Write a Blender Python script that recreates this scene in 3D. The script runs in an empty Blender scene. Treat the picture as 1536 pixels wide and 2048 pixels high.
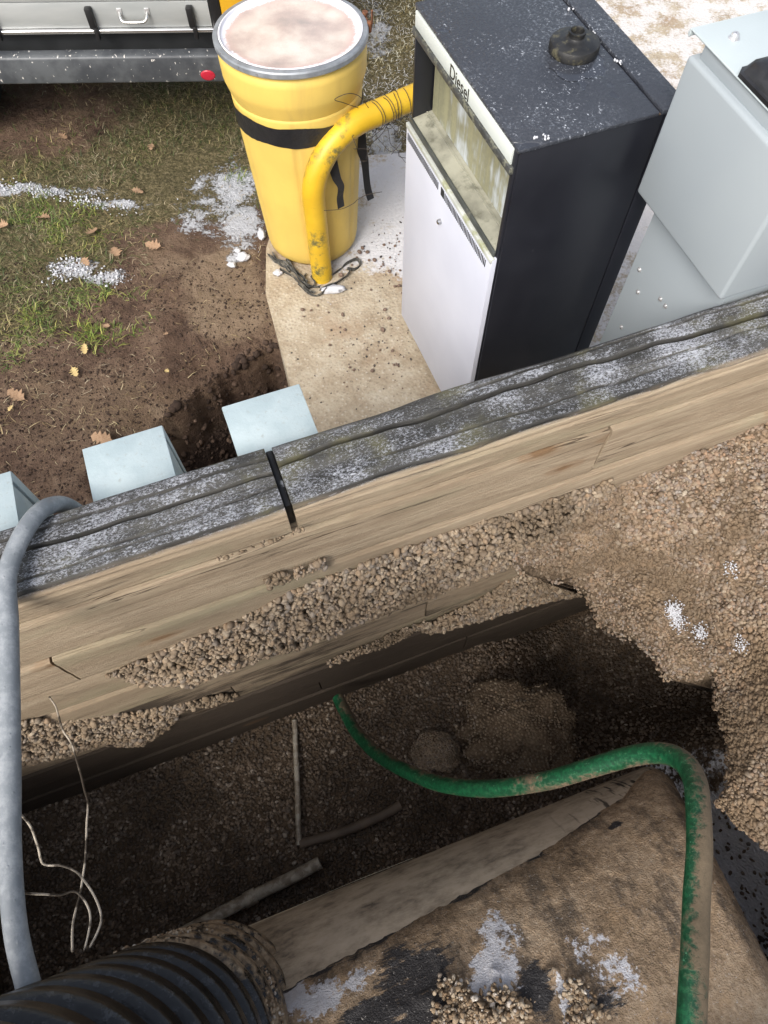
import bpy, bmesh, math, random
import numpy as np
from mathutils import Matrix, Vector
random.seed(7); RNG = np.random.default_rng(11)
C = bpy.context.scene.collection
SC = bpy.context.scene
R = math.radians

# ------------------------------------------------------------------ camera
F, NX, NY, H = 1400., 772., 1705., 2.5          # photo pixels (1536 x 2048) ; camera height above the grass
TH = math.atan(math.hypot(NX-768, NY-1024)/F); ROLL = math.atan2(NX-768, NY-1024)
cam = bpy.data.cameras.new('camera'); camo = bpy.data.objects.new('camera', cam); C.objects.link(camo)
cam.sensor_fit = 'VERTICAL'; cam.sensor_height = 36; cam.sensor_width = 36; cam.lens = 36*F/2048
cam.clip_start = .05; cam.clip_end = 1000
camo.matrix_world = Matrix.Translation((0, 0, H)) @ Matrix.Rotation(TH, 4, 'X') @ Matrix.Rotation(-ROLL, 4, 'Z')
SC.camera = camo

# ------------------------------------------------------------------ light
SUN_EL, SUN_AZ = 46, 208                        # azimuth: compass angle of the sun, clockwise from +Y
w = bpy.data.worlds.new('World'); SC.world = w; w.use_nodes = True
nt = w.node_tree; sky = nt.nodes.new('ShaderNodeTexSky'); sky.sky_type = 'NISHITA'; sky.sun_disc = False
sky.sun_elevation = R(SUN_EL); sky.sun_rotation = R(SUN_AZ); sky.air_density = 1.0; sky.dust_density = 4.0; sky.ozone_density = 1.0
hs = nt.nodes.new('ShaderNodeHueSaturation'); hs.inputs['Saturation'].default_value = .55   # thin overcast: paler than a clear sky
nt.links.new(sky.outputs[0], hs.inputs['Color']); nt.links.new(hs.outputs[0], nt.nodes['Background'].inputs[0]); nt.nodes['Background'].inputs[1].default_value = .15
sl = bpy.data.lights.new('sun', 'SUN'); sl.energy = 1.6; sl.angle = R(28); sl.color = (1, .955, .9)
so = bpy.data.objects.new('sun', sl); C.objects.link(so); so.location = (-3, -4, 8)
d = Vector((math.sin(R(SUN_AZ))*math.cos(R(SUN_EL)), math.cos(R(SUN_AZ))*math.cos(R(SUN_EL)), math.sin(R(SUN_EL))))
so.rotation_euler = d.to_track_quat('Z', 'Y').to_euler()
vs = SC.view_settings; vs.view_transform = 'Standard'; vs.look = 'None'; vs.exposure = .72; vs.gamma = 1; vs.use_curve_mapping = False

# ------------------------------------------------------------------ geometry helpers
def ray(u, v):
    x = (u-768)/F; y = -(v-1024)/F; c, s = math.cos(ROLL), math.sin(ROLL)
    a = x*c+y*s; b = -x*s+y*c
    return np.array([a, b*math.cos(TH)+math.sin(TH), b*math.sin(TH)-math.cos(TH)])
CAM = np.array([0, 0, H])
def at(u, v, z=0.):                              # where the line of sight meets the height z
    d = ray(u, v); return CAM+d*((z-H)/d[2])
def at_depth(u, v, t): return CAM+ray(u, v)*t
WA = R(20.2); WU = np.array([math.cos(WA), math.sin(WA), 0]); WN = np.array([-math.sin(WA), math.cos(WA), 0]); WO = np.array([0, .759, 0])
def wl(p):                                       # world -> wall frame (along, across, up)
    q = np.asarray(p)-WO; return np.stack([q@WU, q@WN, q[..., 2]], -1)
def lw(p):                                       # wall frame -> world
    p = np.asarray(p, float); return WO+p[..., :1]*WU+p[..., 1:2]*WN+p[..., 2:]*np.array([0, 0, 1.])
def on_wall(u, v, t=0.):
    d = ray(u, v); k = ((WO+WN*t-CAM)@WN)/(d@WN); q = wl(CAM+d*k); return q[0], q[2]

def _h(ix, iy, iz, s):
    n = (ix*374761393+iy*668265263+iz*2147483647+s*1274126177) & 0xffffffff
    n = ((n ^ (n >> 13))*1274126177) & 0xffffffff
    return ((n ^ (n >> 16)) & 0xffff)/65535.
def vnoise(p, seed=0):                           # value noise, -1..1
    p = np.asarray(p, float); i = np.floor(p).astype(np.int64); f = p-i; f = f*f*(3-2*f); r = 0
    for dx in (0, 1):
        for dy in (0, 1):
            for dz in (0, 1):
                wgt = (f[..., 0] if dx else 1-f[..., 0])*(f[..., 1] if dy else 1-f[..., 1])*(f[..., 2] if dz else 1-f[..., 2])
                r = r+wgt*_h(i[..., 0]+dx, i[..., 1]+dy, i[..., 2]+dz, seed)
    return r*2-1
def fbm(p, sc=1., oct=4, seed=0):
    p = np.asarray(p, float)*sc; a = 1.; r = 0.; t = 0.
    for k in range(oct): r = r+a*vnoise(p*2**k+k*17.3, seed+k); t += a; a *= .5
    return r/t
def sstep(a, b, x): t = np.clip((x-a)/(b-a), 0, 1); return t*t*(3-2*t)
def in_poly(P, poly):
    P = np.asarray(P); poly = np.asarray(poly, float); r = np.zeros(len(P), bool); n = len(poly)
    for k in range(n):
        a, b = poly[k], poly[(k+1) % n]
        c = (a[1] > P[:, 1]) != (b[1] > P[:, 1])
        r ^= c & (P[:, 0] < (b[0]-a[0])*(P[:, 1]-a[1])/((b[1]-a[1]) if b[1] != a[1] else 1e-9)+a[0])
    return r
def poly_dist(P, poly):                          # distance to the outline
    P = np.asarray(P, float); poly = np.asarray(poly, float); best = np.full(len(P), 1e9); n = len(poly)
    for k in range(n):
        a, b = poly[k], poly[(k+1) % n]; ab = b-a
        t = np.clip(((P-a)@ab)/max(ab@ab, 1e-12), 0, 1); best = np.minimum(best, np.linalg.norm(P-a-t[:, None]*ab, axis=1))
    return best
def sdist(P, poly): return np.where(in_poly(P, poly), 1, -1)*poly_dist(P, poly)

# ------------------------------------------------------------------ mesh helpers
def link(o, parent=None):
    C.objects.link(o)
    if parent is not None: o.parent = parent
    return o
def obj_np(name, V, Fc, m, parent=None, smooth=True, attrs=None):
    me = bpy.data.meshes.new(name); V = np.asarray(V, np.float32)
    if isinstance(Fc, np.ndarray):
        nf, k = Fc.shape
        me.vertices.add(len(V)); me.vertices.foreach_set('co', V.ravel()); me.loops.add(nf*k); me.loops.foreach_set('vertex_index', Fc.astype(np.int32).ravel())
        me.polygons.add(nf); me.polygons.foreach_set('loop_start', np.arange(0, nf*k, k, dtype=np.int32))
        me.update(calc_edges=True); me.validate()
    else: me.from_pydata([tuple(map(float, v)) for v in V], [], Fc)
    if smooth: me.polygons.foreach_set('use_smooth', np.ones(len(me.polygons), bool))
    for n, a in (attrs or {}).items():
        at_ = me.attributes.new(n, 'FLOAT', 'POINT'); at_.data.foreach_set('value', np.asarray(a, np.float32))
    if m: me.materials.append(m)
    me.update(); o = bpy.data.objects.new(name, me); return link(o, parent)
def obj_bm(name, bm, m, parent=None, smooth=False, angle=None):
    me = bpy.data.meshes.new(name); bmesh.ops.recalc_face_normals(bm, faces=bm.faces[:]); bm.to_mesh(me); bm.free()
    if smooth:
        me.polygons.foreach_set('use_smooth', np.ones(len(me.polygons), bool))
        if angle: me.set_sharp_from_angle(angle=R(angle))
    if m: me.materials.append(m)
    return link(bpy.data.objects.new(name, me), parent)
def tag(o, label=None, cat=None, group=None, kind=None):
    if label: o['label'] = label
    if cat: o['category'] = cat
    if group: o['group'] = group
    if kind: o['kind'] = kind
    return o
def empty(name, loc=(0, 0, 0), rz=0.):
    o = bpy.data.objects.new(name, None); C.objects.link(o); o.location = loc; o.rotation_euler = (0, 0, rz); o.empty_display_size = .1; return o
def box(name, lo, hi, m, parent=None, bev=.004, seg=2):
    bm = bmesh.new(); bmesh.ops.create_cube(bm, size=1)
    lo = Vector(lo); hi = Vector(hi)
    for v in bm.verts: v.co = Vector([(lo[i]+hi[i])/2+v.co[i]*(hi[i]-lo[i]) for i in range(3)])
    if bev: bmesh.ops.bevel(bm, geom=bm.edges[:], offset=bev, segments=seg, profile=.5, affect='EDGES')
    return obj_bm(name, bm, m, parent, smooth=bool(bev), angle=40)
def grid_faces(nu, nv, wrap_v=False):
    i = np.arange(nu-1)[:, None]; j = np.arange(nv if wrap_v else nv-1)[None]; j2 = (j+1) % nv
    a = i*nv+j; b = (i+1)*nv+j; c = (i+1)*nv+j2; d_ = i*nv+j2
    return np.stack([a+0*j, b+0*j, c+0*i, d_+0*i], -1).reshape(-1, 4)
def lathe(name, prof, m, parent=None, seg=64, axis='z', jit=None, smooth=True, sharp=35):
    prof = np.array(prof, float); a = np.linspace(0, 2*math.pi, seg, endpoint=False)
    V = np.stack([prof[:, :1]*np.cos(a), prof[:, :1]*np.sin(a), np.repeat(prof[:, 1:], seg, 1)], -1).reshape(-1, 3)
    if jit is not None: V = jit(V)
    Fc = grid_faces(len(prof), seg, True)[:, ::-1]
    o = obj_np(name, V, Fc, m, parent, smooth)
    if sharp: o.data.set_sharp_from_angle(angle=R(sharp))
    return o
def smooth_path(pts, n=12):
    P = np.array(pts, float); Q = np.vstack([2*P[0]-P[1], P, 2*P[-1]-P[-2]]); out = []
    for k in range(1, len(Q)-2):
        a, b, c, d_ = Q[k-1:k+3]
        for t in np.linspace(0, 1, n, endpoint=False):
            out.append(.5*((2*b)+(-a+c)*t+(2*a-5*b+4*c-d_)*t*t+(-a+3*b-3*c+d_)*t**3))
    out.append(P[-1]); return np.array(out)
def tube(name, pts, r, m, parent=None, seg=16, n=10, raw=False, cap=True, disp=None):
    P = np.array(pts, float) if raw else smooth_path(pts, n)
    T = np.gradient(P, axis=0); T /= np.linalg.norm(T, axis=1)[:, None]
    up = np.array([0, 0, 1.]) if abs(T[0][2]) < .9 else np.array([1., 0, 0])
    nrm = np.cross(T[0], up); nrm /= np.linalg.norm(nrm); V = []; a = np.linspace(0, 2*math.pi, seg, endpoint=False)
    rr = np.full(len(P), r) if np.isscalar(r) else np.interp(np.linspace(0, 1, len(P)), np.linspace(0, 1, len(r)), r)
    for k in range(len(P)):
        nrm = nrm-T[k]*(nrm@T[k]); nrm /= np.linalg.norm(nrm); b = np.cross(T[k], nrm)
        V.append(P[k]+rr[k]*(np.cos(a)[:, None]*nrm+np.sin(a)[:, None]*b))
    V = np.array(V).reshape(-1, 3)
    if disp is not None: V = disp(V)
    Fc = [tuple(f) for f in grid_faces(len(P), seg, True)]
    if cap: Fc += [tuple(range(seg)), tuple(range((len(P)-1)*seg, len(P)*seg))]
    o = obj_np(name, V, Fc, m, parent, True); o.data.set_sharp_from_angle(angle=R(60)); return o
def ribbon(name, pts, width_dir, wd, m, parent=None, th=.0012):
    P = np.array(pts, float); W = np.array(width_dir, float); W = np.tile(W, (len(P), 1)) if W.ndim == 1 else W
    wd = np.full(len(P), wd) if np.isscalar(wd) else np.asarray(wd)
    T = np.gradient(P, axis=0); N_ = np.cross(T, W); N_ /= np.linalg.norm(N_, axis=1)[:, None]+1e-9
    V = np.stack([P-W*wd[:, None]/2-N_*th, P+W*wd[:, None]/2-N_*th, P+W*wd[:, None]/2+N_*th, P-W*wd[:, None]/2+N_*th], 1).reshape(-1, 3)
    n = len(P); Fc = [tuple(f) for f in grid_faces(n, 4, True)]+[(0, 1, 2, 3), (4*n-4, 4*n-1, 4*n-2, 4*n-3)]
    return obj_np(name, V, Fc, m, parent, False)

def ico(sub):
    bm = bmesh.new(); bmesh.ops.create_icosphere(bm, subdivisions=sub, radius=.5)
    V = np.array([v.co[:] for v in bm.verts]); T = np.array([[v.index for v in f.verts] for f in bm.faces]); bm.free(); return V, T
ICO = {1: ico(1), 2: ico(2)}
def rand_rot(n, flat=0.):
    q = RNG.normal(size=(n, 4)); 
    if flat: q[:, 1:3] *= (1-flat)
    q /= np.linalg.norm(q, axis=1)[:, None]; a, b, c, d_ = q.T
    return np.stack([np.stack([1-2*(c*c+d_*d_), 2*(b*c-a*d_), 2*(b*d_+a*c)], -1), np.stack([2*(b*c+a*d_), 1-2*(b*b+d_*d_), 2*(c*d_-a*b)], -1), np.stack([2*(b*d_-a*c), 2*(c*d_+a*b), 1-2*(b*b+c*c)], -1)], 1)
def stones(name, P, size, m, parent=None, sub=2, flat=0., rough=.055, aniso=(1.0, .82, .62)):
    n = len(P); B, T = ICO[sub]; var = []
    for k in range(9): var.append(B*(1+rough*1.6*vnoise(B*3.1+k*9.7, k)[:, None])+rough*.12*RNG.normal(size=B.shape))
    var = np.array(var); idx = RNG.integers(0, 9, n)
    sc = size[:, None]*np.array(aniso)*(1+.18*RNG.normal(size=(n, 3)).clip(-1.6, 1.6))
    L = var[idx]*sc[:, None, :]; V = np.einsum('nij,nkj->nki', rand_rot(n, flat), L)+np.asarray(P)[:, None, :]
    Fc = (T[None]+np.arange(n)[:, None, None]*len(B)).reshape(-1, 3)
    return obj_np(name, V.reshape(-1, 3), Fc, m, parent, True)

# ------------------------------------------------------------------ material helpers
class NT:
    def __init__(s, name):
        s.m = bpy.data.materials.new(name); s.m.use_nodes = True; s.t = s.m.node_tree; s.t.nodes.clear()
        s.out = s.t.nodes.new('ShaderNodeOutputMaterial'); s.tc = None; s.geo = None
    def n(s, ty, **kw):
        x = s.t.nodes.new(ty)
        for k, v in kw.items(): setattr(x, k, v)
        return x
    def put(s, sock, v):
        if v is None: return
        if isinstance(v, bpy.types.NodeSocket): s.t.links.new(v, sock)
        elif isinstance(v, (tuple, list)) and sock.type == 'RGBA': sock.default_value = tuple(v)+((1,) if len(v) == 3 else ())
        else: sock.default_value = v
    def co(s, k='Object'):
        if not s.tc: s.tc = s.n('ShaderNodeTexCoord')
        return s.tc.outputs[k]
    def g(s, k):
        if not s.geo: s.geo = s.n('ShaderNodeNewGeometry')
        return s.geo.outputs[k]
    def scale(s, sc, vec=None, rot=(0, 0, 0), loc=(0, 0, 0)):
        x = s.n('ShaderNodeMapping'); s.put(x.inputs['Vector'], vec or s.co()); x.inputs['Scale'].default_value = sc; x.inputs['Rotation'].default_value = rot; x.inputs['Location'].default_value = loc; return x.outputs[0]
    def noise(s, sc=5., det=4., ro=.55, vec=None, dist=0., col=False):
        x = s.n('ShaderNodeTexNoise'); s.put(x.inputs['Vector'], vec or s.co()); x.inputs['Scale'].default_value = sc; x.inputs['Detail'].default_value = det; x.inputs['Roughness'].default_value = ro; x.inputs['Distortion'].default_value = dist
        return x.outputs[1 if col else 0]
    def vor(s, sc=5., vec=None, feat='F1', out=0, rnd=1.):
        x = s.n('ShaderNodeTexVoronoi', feature=feat); s.put(x.inputs['Vector'], vec or s.co()); x.inputs['Scale'].default_value = sc; x.inputs['Randomness'].default_value = rnd; return x.outputs[out]
    def ramp(s, f, stops, interp='LINEAR'):
        x = s.n('ShaderNodeValToRGB'); cr = x.color_ramp; cr.interpolation = interp
        while len(cr.elements) > 1: cr.elements.remove(cr.elements[-1])
        for k, (p, c) in enumerate(stops):
            e = cr.elements[0] if k == 0 else cr.elements.new(p)
            e.position = p; c = (c, c, c) if not isinstance(c, (tuple, list)) else c; e.color = tuple(c)+(1,)
        s.put(x.inputs[0], f); return x.outputs[0]
    def mix(s, f, a, b, mode='MIX'):
        x = s.n('ShaderNodeMix', data_type='RGBA', blend_type=mode); s.put(x.inputs[0], f); s.put(x.inputs[6], a); s.put(x.inputs[7], b); return x.outputs[2]
    def ma(s, op, a, b=None, c=None, clamp=False):
        x = s.n('ShaderNodeMath', operation=op, use_clamp=clamp); s.put(x.inputs[0], a); s.put(x.inputs[1], b)
        if c is not None: s.put(x.inputs[2], c)
        return x.outputs[0]
    def mr(s, v, a, b, c=0., d=1.):
        x = s.n('ShaderNodeMapRange', interpolation_type='SMOOTHSTEP'); s.put(x.inputs[0], v); 
        for k, q in zip((1, 2, 3, 4), (a, b, c, d)): s.put(x.inputs[k], q)
        return x.outputs[0]
    def sep(s, v):
        x = s.n('ShaderNodeSeparateXYZ'); s.put(x.inputs[0], v); return x.outputs
    def attr(s, name):
        x = s.n('ShaderNodeAttribute', attribute_name=name); return x.outputs['Fac']
    def bump(s, h, st=.3, dist=.01, nrm=None):
        x = s.n('ShaderNodeBump'); s.put(x.inputs['Height'], h); x.inputs['Strength'].default_value = st; x.inputs['Distance'].default_value = dist; s.put(x.inputs['Normal'], nrm); return x.outputs[0]
    def done(s, col, rough=.7, nrm=None, metal=0., spec=.5, coat=0., trans=0., sss=0.):
        p = s.n('ShaderNodeBsdfPrincipled'); s.put(p.inputs['Base Color'], col); s.put(p.inputs['Roughness'], rough); s.put(p.inputs['Normal'], nrm); s.put(p.inputs['Metallic'], metal)
        s.put(p.inputs['Specular IOR Level'], spec); s.put(p.inputs['Coat Weight'], coat); p.inputs['Coat Roughness'].default_value = .15; s.put(p.inputs['Transmission Weight'], trans)
        s.t.links.new(p.outputs[0], s.out.inputs[0]); return s.m

def simple(name, col, rough=.6, metal=0., var=.12, sc=8., bump=.0, bsc=60., spec=.5, dirt=None, dirt_lo=.55, dirt_hi=.75):
    n = NT(name); f = n.noise(sc, 5, .6)
    c = n.mix(n.mr(f, .3, .7), tuple(x*(1-var) for x in col), tuple(min(1, x*(1+var)) for x in col))
    if dirt: c = n.mix(n.ma('MULTIPLY', n.mr(n.noise(sc*1.7, 7, .68), dirt_lo, dirt_hi), .8), c, dirt)
    nb = n.bump(n.noise(bsc, 4), bump, .004) if bump else None
    return n.done(c, n.mr(f, .3, .7, rough*.85, min(1, rough*1.15)), nb, metal, spec)

def m_stone(name, stops, dust=None, wet=.75):
    n = NT(name); r = n.g('Random Per Island')
    c = n.ramp(r, stops); c = n.mix(n.mr(n.noise(140, 4, .6), .35, .7, 0, .55), c, n.mix(1, c, (.55, .5, .45), 'MULTIPLY'))
    if dust: c = n.mix(n.mr(n.noise(5, 6, .7),   .44, .66, .0, .7), c, n.mix(n.noise(60, 4, .7), tuple(x*.55 for x in dust), tuple(x*1.4 for x in dust)))
    if dust: c = n.mix(n.mr(n.noise(3.4, 5, .68, n.scale((1, 1, 1), loc=(7, 2, 5))), .46, .62, 0, .8), c, n.mix(n.noise(45, 4, .7), tuple(x*.27 for x in dust), tuple(x*.78 for x in dust)))
    return n.done(c, wet, n.bump(n.noise(260, 3), .25, .002), spec=.35)
GST = [(0, (.28, .21, .145)), (.15, (.16, .115, .08)), (.3, (.36, .285, .2)), (.45, (.22, .19, .165)), (.6, (.33, .22, .14)), (.72, (.13, .1, .08)), (.82, (.42, .36, .28)), (.9, (.24, .165, .11)), (1, (.3, .27, .24))]
M_gravel = m_stone('pea_gravel', GST, (.27, .19, .115)); M_gravel_w = m_stone('wall_pea_gravel', [(0, (.3, .23, .155)), (.2, (.19, .145, .105)), (.4, (.38, .3, .21)), (.55, (.24, .21, .18)), (.7, (.33, .235, .15)), (.85, (.42, .35, .26)), (1, (.16, .13, .105))], (.24, .175, .11))
M_gravel_pit = m_stone('pit_gravel', [(0, (.13, .095, .066)), (.3, (.22, .165, .115)), (.55, (.15, .122, .098)), (.72, (.27, .2, .138)), (.84, (.1, .078, .06)), (.93, (.36, .285, .21)), (1, (.46, .4, .33))], (.1, .072, .05), .55)  # pit copy of the gravel, coloured darker to deepen the pit's shade
M_bank = None
def m_bank():
    n = NT('frozen_gravel_matrix'); f = n.noise(7, 6, .62)
    c = n.ramp(f, [(.25, (.05, .034, .022)), (.5, (.12, .085, .055)), (.75, (.2, .15, .1))])
    v = n.vor(75); c = n.mix(n.mr(v, .1, .6, .5, 0), c, (.27, .21, .145))
    return n.done(c, .9, n.bump(n.ma('ADD', v, n.noise(200, 3)), .7, .01), spec=.2)
M_bank = m_bank()
def m_pitdirt():
    n = NT('pit_soil'); c = n.ramp(n.noise(20, 6, .65), [(.3, (.07, .05, .035)), (.7, (.16, .12, .085))])
    return n.done(c, .85, n.bump(n.vor(90), .8, .01), spec=.2)
M_pitdirt = m_pitdirt()

# wood : x runs along the grain, upward faces carry weathering, lichen and frost
def m_wood(name='weathered_timber', stain_shade=0.):
    n = NT(name); oi = n.n('ShaderNodeObjectInfo'); P = n.co()
    va = n.n('ShaderNodeVectorMath', operation='ADD'); n.put(va.inputs[0], P); cx = n.n('ShaderNodeCombineXYZ'); n.put(cx.inputs[0], n.ma('MULTIPLY', oi.outputs['Random'], 37.)); n.put(cx.inputs[2], n.ma('MULTIPLY', oi.outputs['Random'], 5.)); n.put(va.inputs[1], cx.outputs[0]); Q = va.outputs[0]
    g1 = n.noise(14, 6, .65, n.scale((.2, 1.6, 1.6), Q), 1.); g2 = n.noise(75, 6, .78, n.scale((.07, 2.6, 2.6), Q), .4)
    tan = n.ramp(n.ma('ADD', n.ma('MULTIPLY', g1, .42), n.ma('MULTIPLY', g2, .58)), [(.3, (.17, .122, .078)), (.42, (.31, .235, .158)), (.53, (.41, .325, .225)), (.68, (.5, .41, .295))])
    tan = n.mix(n.mr(n.noise(2.2, 5, .6, n.scale((.35, 1, 1.3), Q)), .48, .68, 0, .6), tan, (.25, .19, .125))           # brown water stains
    tan = n.mix(n.mr(n.noise(3.1, 5, .65, n.scale((.3, 1, 1), Q, loc=(9, 2, 1))), .52, .7, 0, .5), tan, (.33, .315, .2))   # greenish treatment
    tan = n.mix(n.mr(n.noise(5, 6, .7, n.scale((.16, 1, 2.4), Q, loc=(3, 7, 4))), .62, .7, 0, .6), tan, (.13, .09, .055))  # dark streaks
    if stain_shade: tan = n.mix(n.mr(n.ma('ADD', n.noise(3, 6, .68, n.scale((.3, 1, 1.2), Q, loc=(1, 5, 2))), n.ma('MULTIPLY', n.ma('SUBTRACT', g2, .5), .5)), .62-stain_shade*.5, .74-stain_shade*.5, .15, .95), tan, (.045, .033, .024))
    kv = n.scale((1.7, 0., 4.6), Q); kn = n.ma('ADD', n.vor(1.5, kv), n.ma('MULTIPLY', n.ma('SUBTRACT', n.noise(30, 4, .6, Q), .5), .08)); tan = n.mix(n.mr(kn, .05, .14, .8, 0), tan, (.2, .11, .05)); tan = n.mix(n.mr(n.ma('ABSOLUTE', n.ma('SUBTRACT', kn, .14)), .0, .05, .4, 0), tan, (.28, .17, .09))
    ck = n.mr(n.ma('ABSOLUTE', n.ma('SUBTRACT', n.noise(9, 4, .55, n.scale((.07, 1., 1.9), Q, loc=(2, 4, 8)), .3), .5)), .0015, .006, 1, 0); ck = n.ma('MULTIPLY', ck, n.mr(n.noise(2.3, 3, .5, n.scale((1, 1, 2), Q, loc=(8, 1, 3))), .45, .6)); tan = n.mix(n.ma('MULTIPLY', ck, .85), tan, (.06, .04, .025))
    top = n.ramp(n.noise(20, 6, .65, n.scale((.12, 1.5, 1.5), Q)), [(.3, (.025, .025, .023)), (.5, (.06, .058, .054)), (.7, (.13, .125, .11))])
    top = n.mix(n.mr(n.noise(6, 4, .6, Q), .5, .68, 0, .55), top, (.15, .14, .065))                                      # olive algae
    fz = n.ma('ADD', n.ma('MULTIPLY', n.noise(210, 6, .85, n.scale((.7, 1.1, 1.1), Q), .5), .66), n.ma('MULTIPLY', n.noise(5.5, 6, .7, Q), .34)); fr = n.mr(fz, .485, .575)
    nz = n.sep(n.g('Normal'))[2]
    pz = n.sep(P); wob = n.ma('MULTIPLY', n.ma('SUBTRACT', n.noise(7, 5, .65, n.scale((.3, 1, 1), Q)), .5), .05)
    up = n.ma('MULTIPLY', n.mr(n.ma('ADD', pz[2], wob), 1.045, 1.075), n.mr(n.ma('ADD', pz[1], n.ma('MULTIPLY', wob, .5)), -.001, .02))
    fr = n.ma('MULTIPLY', fr, n.ma('MULTIPLY', n.mr(nz, .6, .95), n.mr(pz[2], 1.07, 1.085)))
    top = n.mix(n.ma('MULTIPLY', fr, .82), top, (.6, .62, .67))
    col = n.mix(up, tan, top)
    b = n.bump(n.ma('SUBTRACT', n.ma('ADD', n.ma('ADD', g1, g2), n.ma('MULTIPLY', fr, .3)), n.ma('MULTIPLY', ck, .8)), .7, .007)
    return n.done(col, n.mix(up, (.75,)*3, (.6,)*3), b, spec=.3)
M_wood = m_wood(); M_wood_s1 = m_wood('stain_shade_timber', .3); M_wood_s2 = m_wood('wet_stain_shade_timber', .75)  # lower courses: soil stain plus the pit's shade put into the wood colour

# ------------------------------------------------------------------ ground
def gpx(u, v): return at(u, v, 0)[:2]
HOLE = np.array([gpx(*q) for q in ((262, 880), (335, 800), (390, 758), (435, 716), (482, 690), (540, 662), (556, 676), (578, 768), (612, 860), (640, 1000), (330, 1100), (230, 980))])
VOID = gpx(545, 800)
SLAB = np.array([gpx(533, 596), gpx(545, 640), gpx(580, 770), gpx(612, 890), (-.2, 1.02), (.6, 1.25), (.75, 3.35), (-.45, 3.25), (-.56, 2.62)])
def ground_z(XY):
    P3 = np.c_[XY, np.zeros(len(XY))]
    z = .018*fbm(P3, 1.6, 4, 3)+.012*fbm(P3, 9, 3, 8)+.014*np.abs(fbm(P3, 16, 3, 9))-.014
    sd = sdist(XY, HOLE)+.07*fbm(P3, 5, 3, 21)+.006*fbm(P3, 40, 1, 22)
    z -= .3*sstep(-.004, .03, sd)+.38*sstep(.02, .16, sd)+.06*sstep(-.14, .0, sd)
    z += .06*sstep(.06, .2, sd)*fbm(P3, 12, 4, 5)+.02*fbm(P3, 5, 3, 15)*sstep(-.6, -.1, -np.abs(sd))
    dv = np.linalg.norm(XY-VOID, axis=1); z -= .35*sstep(.17, .05, dv)
    near = sstep(12, 5, np.hypot(XY[:, 0], XY[:, 1]-2)); z = z*near
    s2 = sdist(XY, SLAB); z = np.where(s2 > .04, -.08, z)          # under the slab
    return z
def snow_mask(XY):
    P3 = np.c_[XY, np.zeros(len(XY))]; s = np.zeros(len(XY))
    for (u, v, rx, ry, a) in ((25, 378, .34, .06, 1), (130, 385, .3, .055, 1), (215, 405, .3, .05, .75), (285, 420, .22, .05, .5), (150, 530, .17, .075, 1.), (215, 548, .13, .07, .9), (455, 380, .22, .3, .85), (490, 440, .17, .25, .85), (410, 440, .24, .2, .7), (470, 515, .08, .05, .8), (755, 60, .12, .5, .7), (775, 330, .16, .6, 1.)):
        c = gpx(u, v); q = (XY-c)/np.array([rx, ry]); s = np.maximum(s, a*np.clip(1.35-np.hypot(q[:, 0], q[:, 1]), 0, 1))
    return s*(.75+.6*fbm(P3, 7, 4, 31))
def grass_mask(XY):
    P3 = np.c_[XY, np.zeros(len(XY))]
    line = np.interp(XY[:, 0], [-4, -1.75, -1.4, -1.1, -.83, -.55, 0, 3], [1.75, 2.0, 2.2, 2.5, 2.68, 2.95, 3.2, 3.3])
    g = sstep(-.25, .45, XY[:, 1]-line+.35*fbm(P3, 2.3, 4, 41))
    c = gpx(70, 225); q = (XY-c)/np.array([.65, .5]); g *= 1-.9*np.clip(1.3-np.hypot(q[:, 0], q[:, 1]), 0, 1)
    c = gpx(330, 470); q = (XY-c)/np.array([.45, .16]); g *= 1-.7*np.clip(1.3-np.hypot(q[:, 0], q[:, 1]), 0, 1)
    return g
ss = np.unique(np.round(np.r_[np.array([-300, -120, -50, -20, -10, -6, -4, -3]), np.arange(-2.4, 2.2001, .02), np.arange(-1.0, .1, .01), np.array([2.6, 3.2, 4, 6, 10, 20, 50, 120, 300])], 4))
tt = np.unique(np.round(np.r_[np.array([-300, -120, -50, -20, -10, -6, -4, -2.6]), np.array([-2, -1.2, -.6, -.2]), np.arange(.1, 4.4001, .02), np.arange(.5, 1.8, .01), np.array([4.7, 5.2, 6, 8, 12, 20, 50, 120, 300])], 4))
S_, T_ = np.meshgrid(ss, tt, indexing='ij'); G = lw(np.stack([S_.ravel(), T_.ravel(), 0*S_.ravel()], -1)); XY = G[:, :2]
G[:, 2] = ground_z(XY)
Fc = grid_faces(len(ss), len(tt)); fs = S_.ravel()[Fc].mean(1); ft = T_.ravel()[Fc].mean(1)
Fc = Fc[~((fs > -2.4) & (fs < 2.2) & (ft > -2.6) & (ft < .1))]
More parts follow.
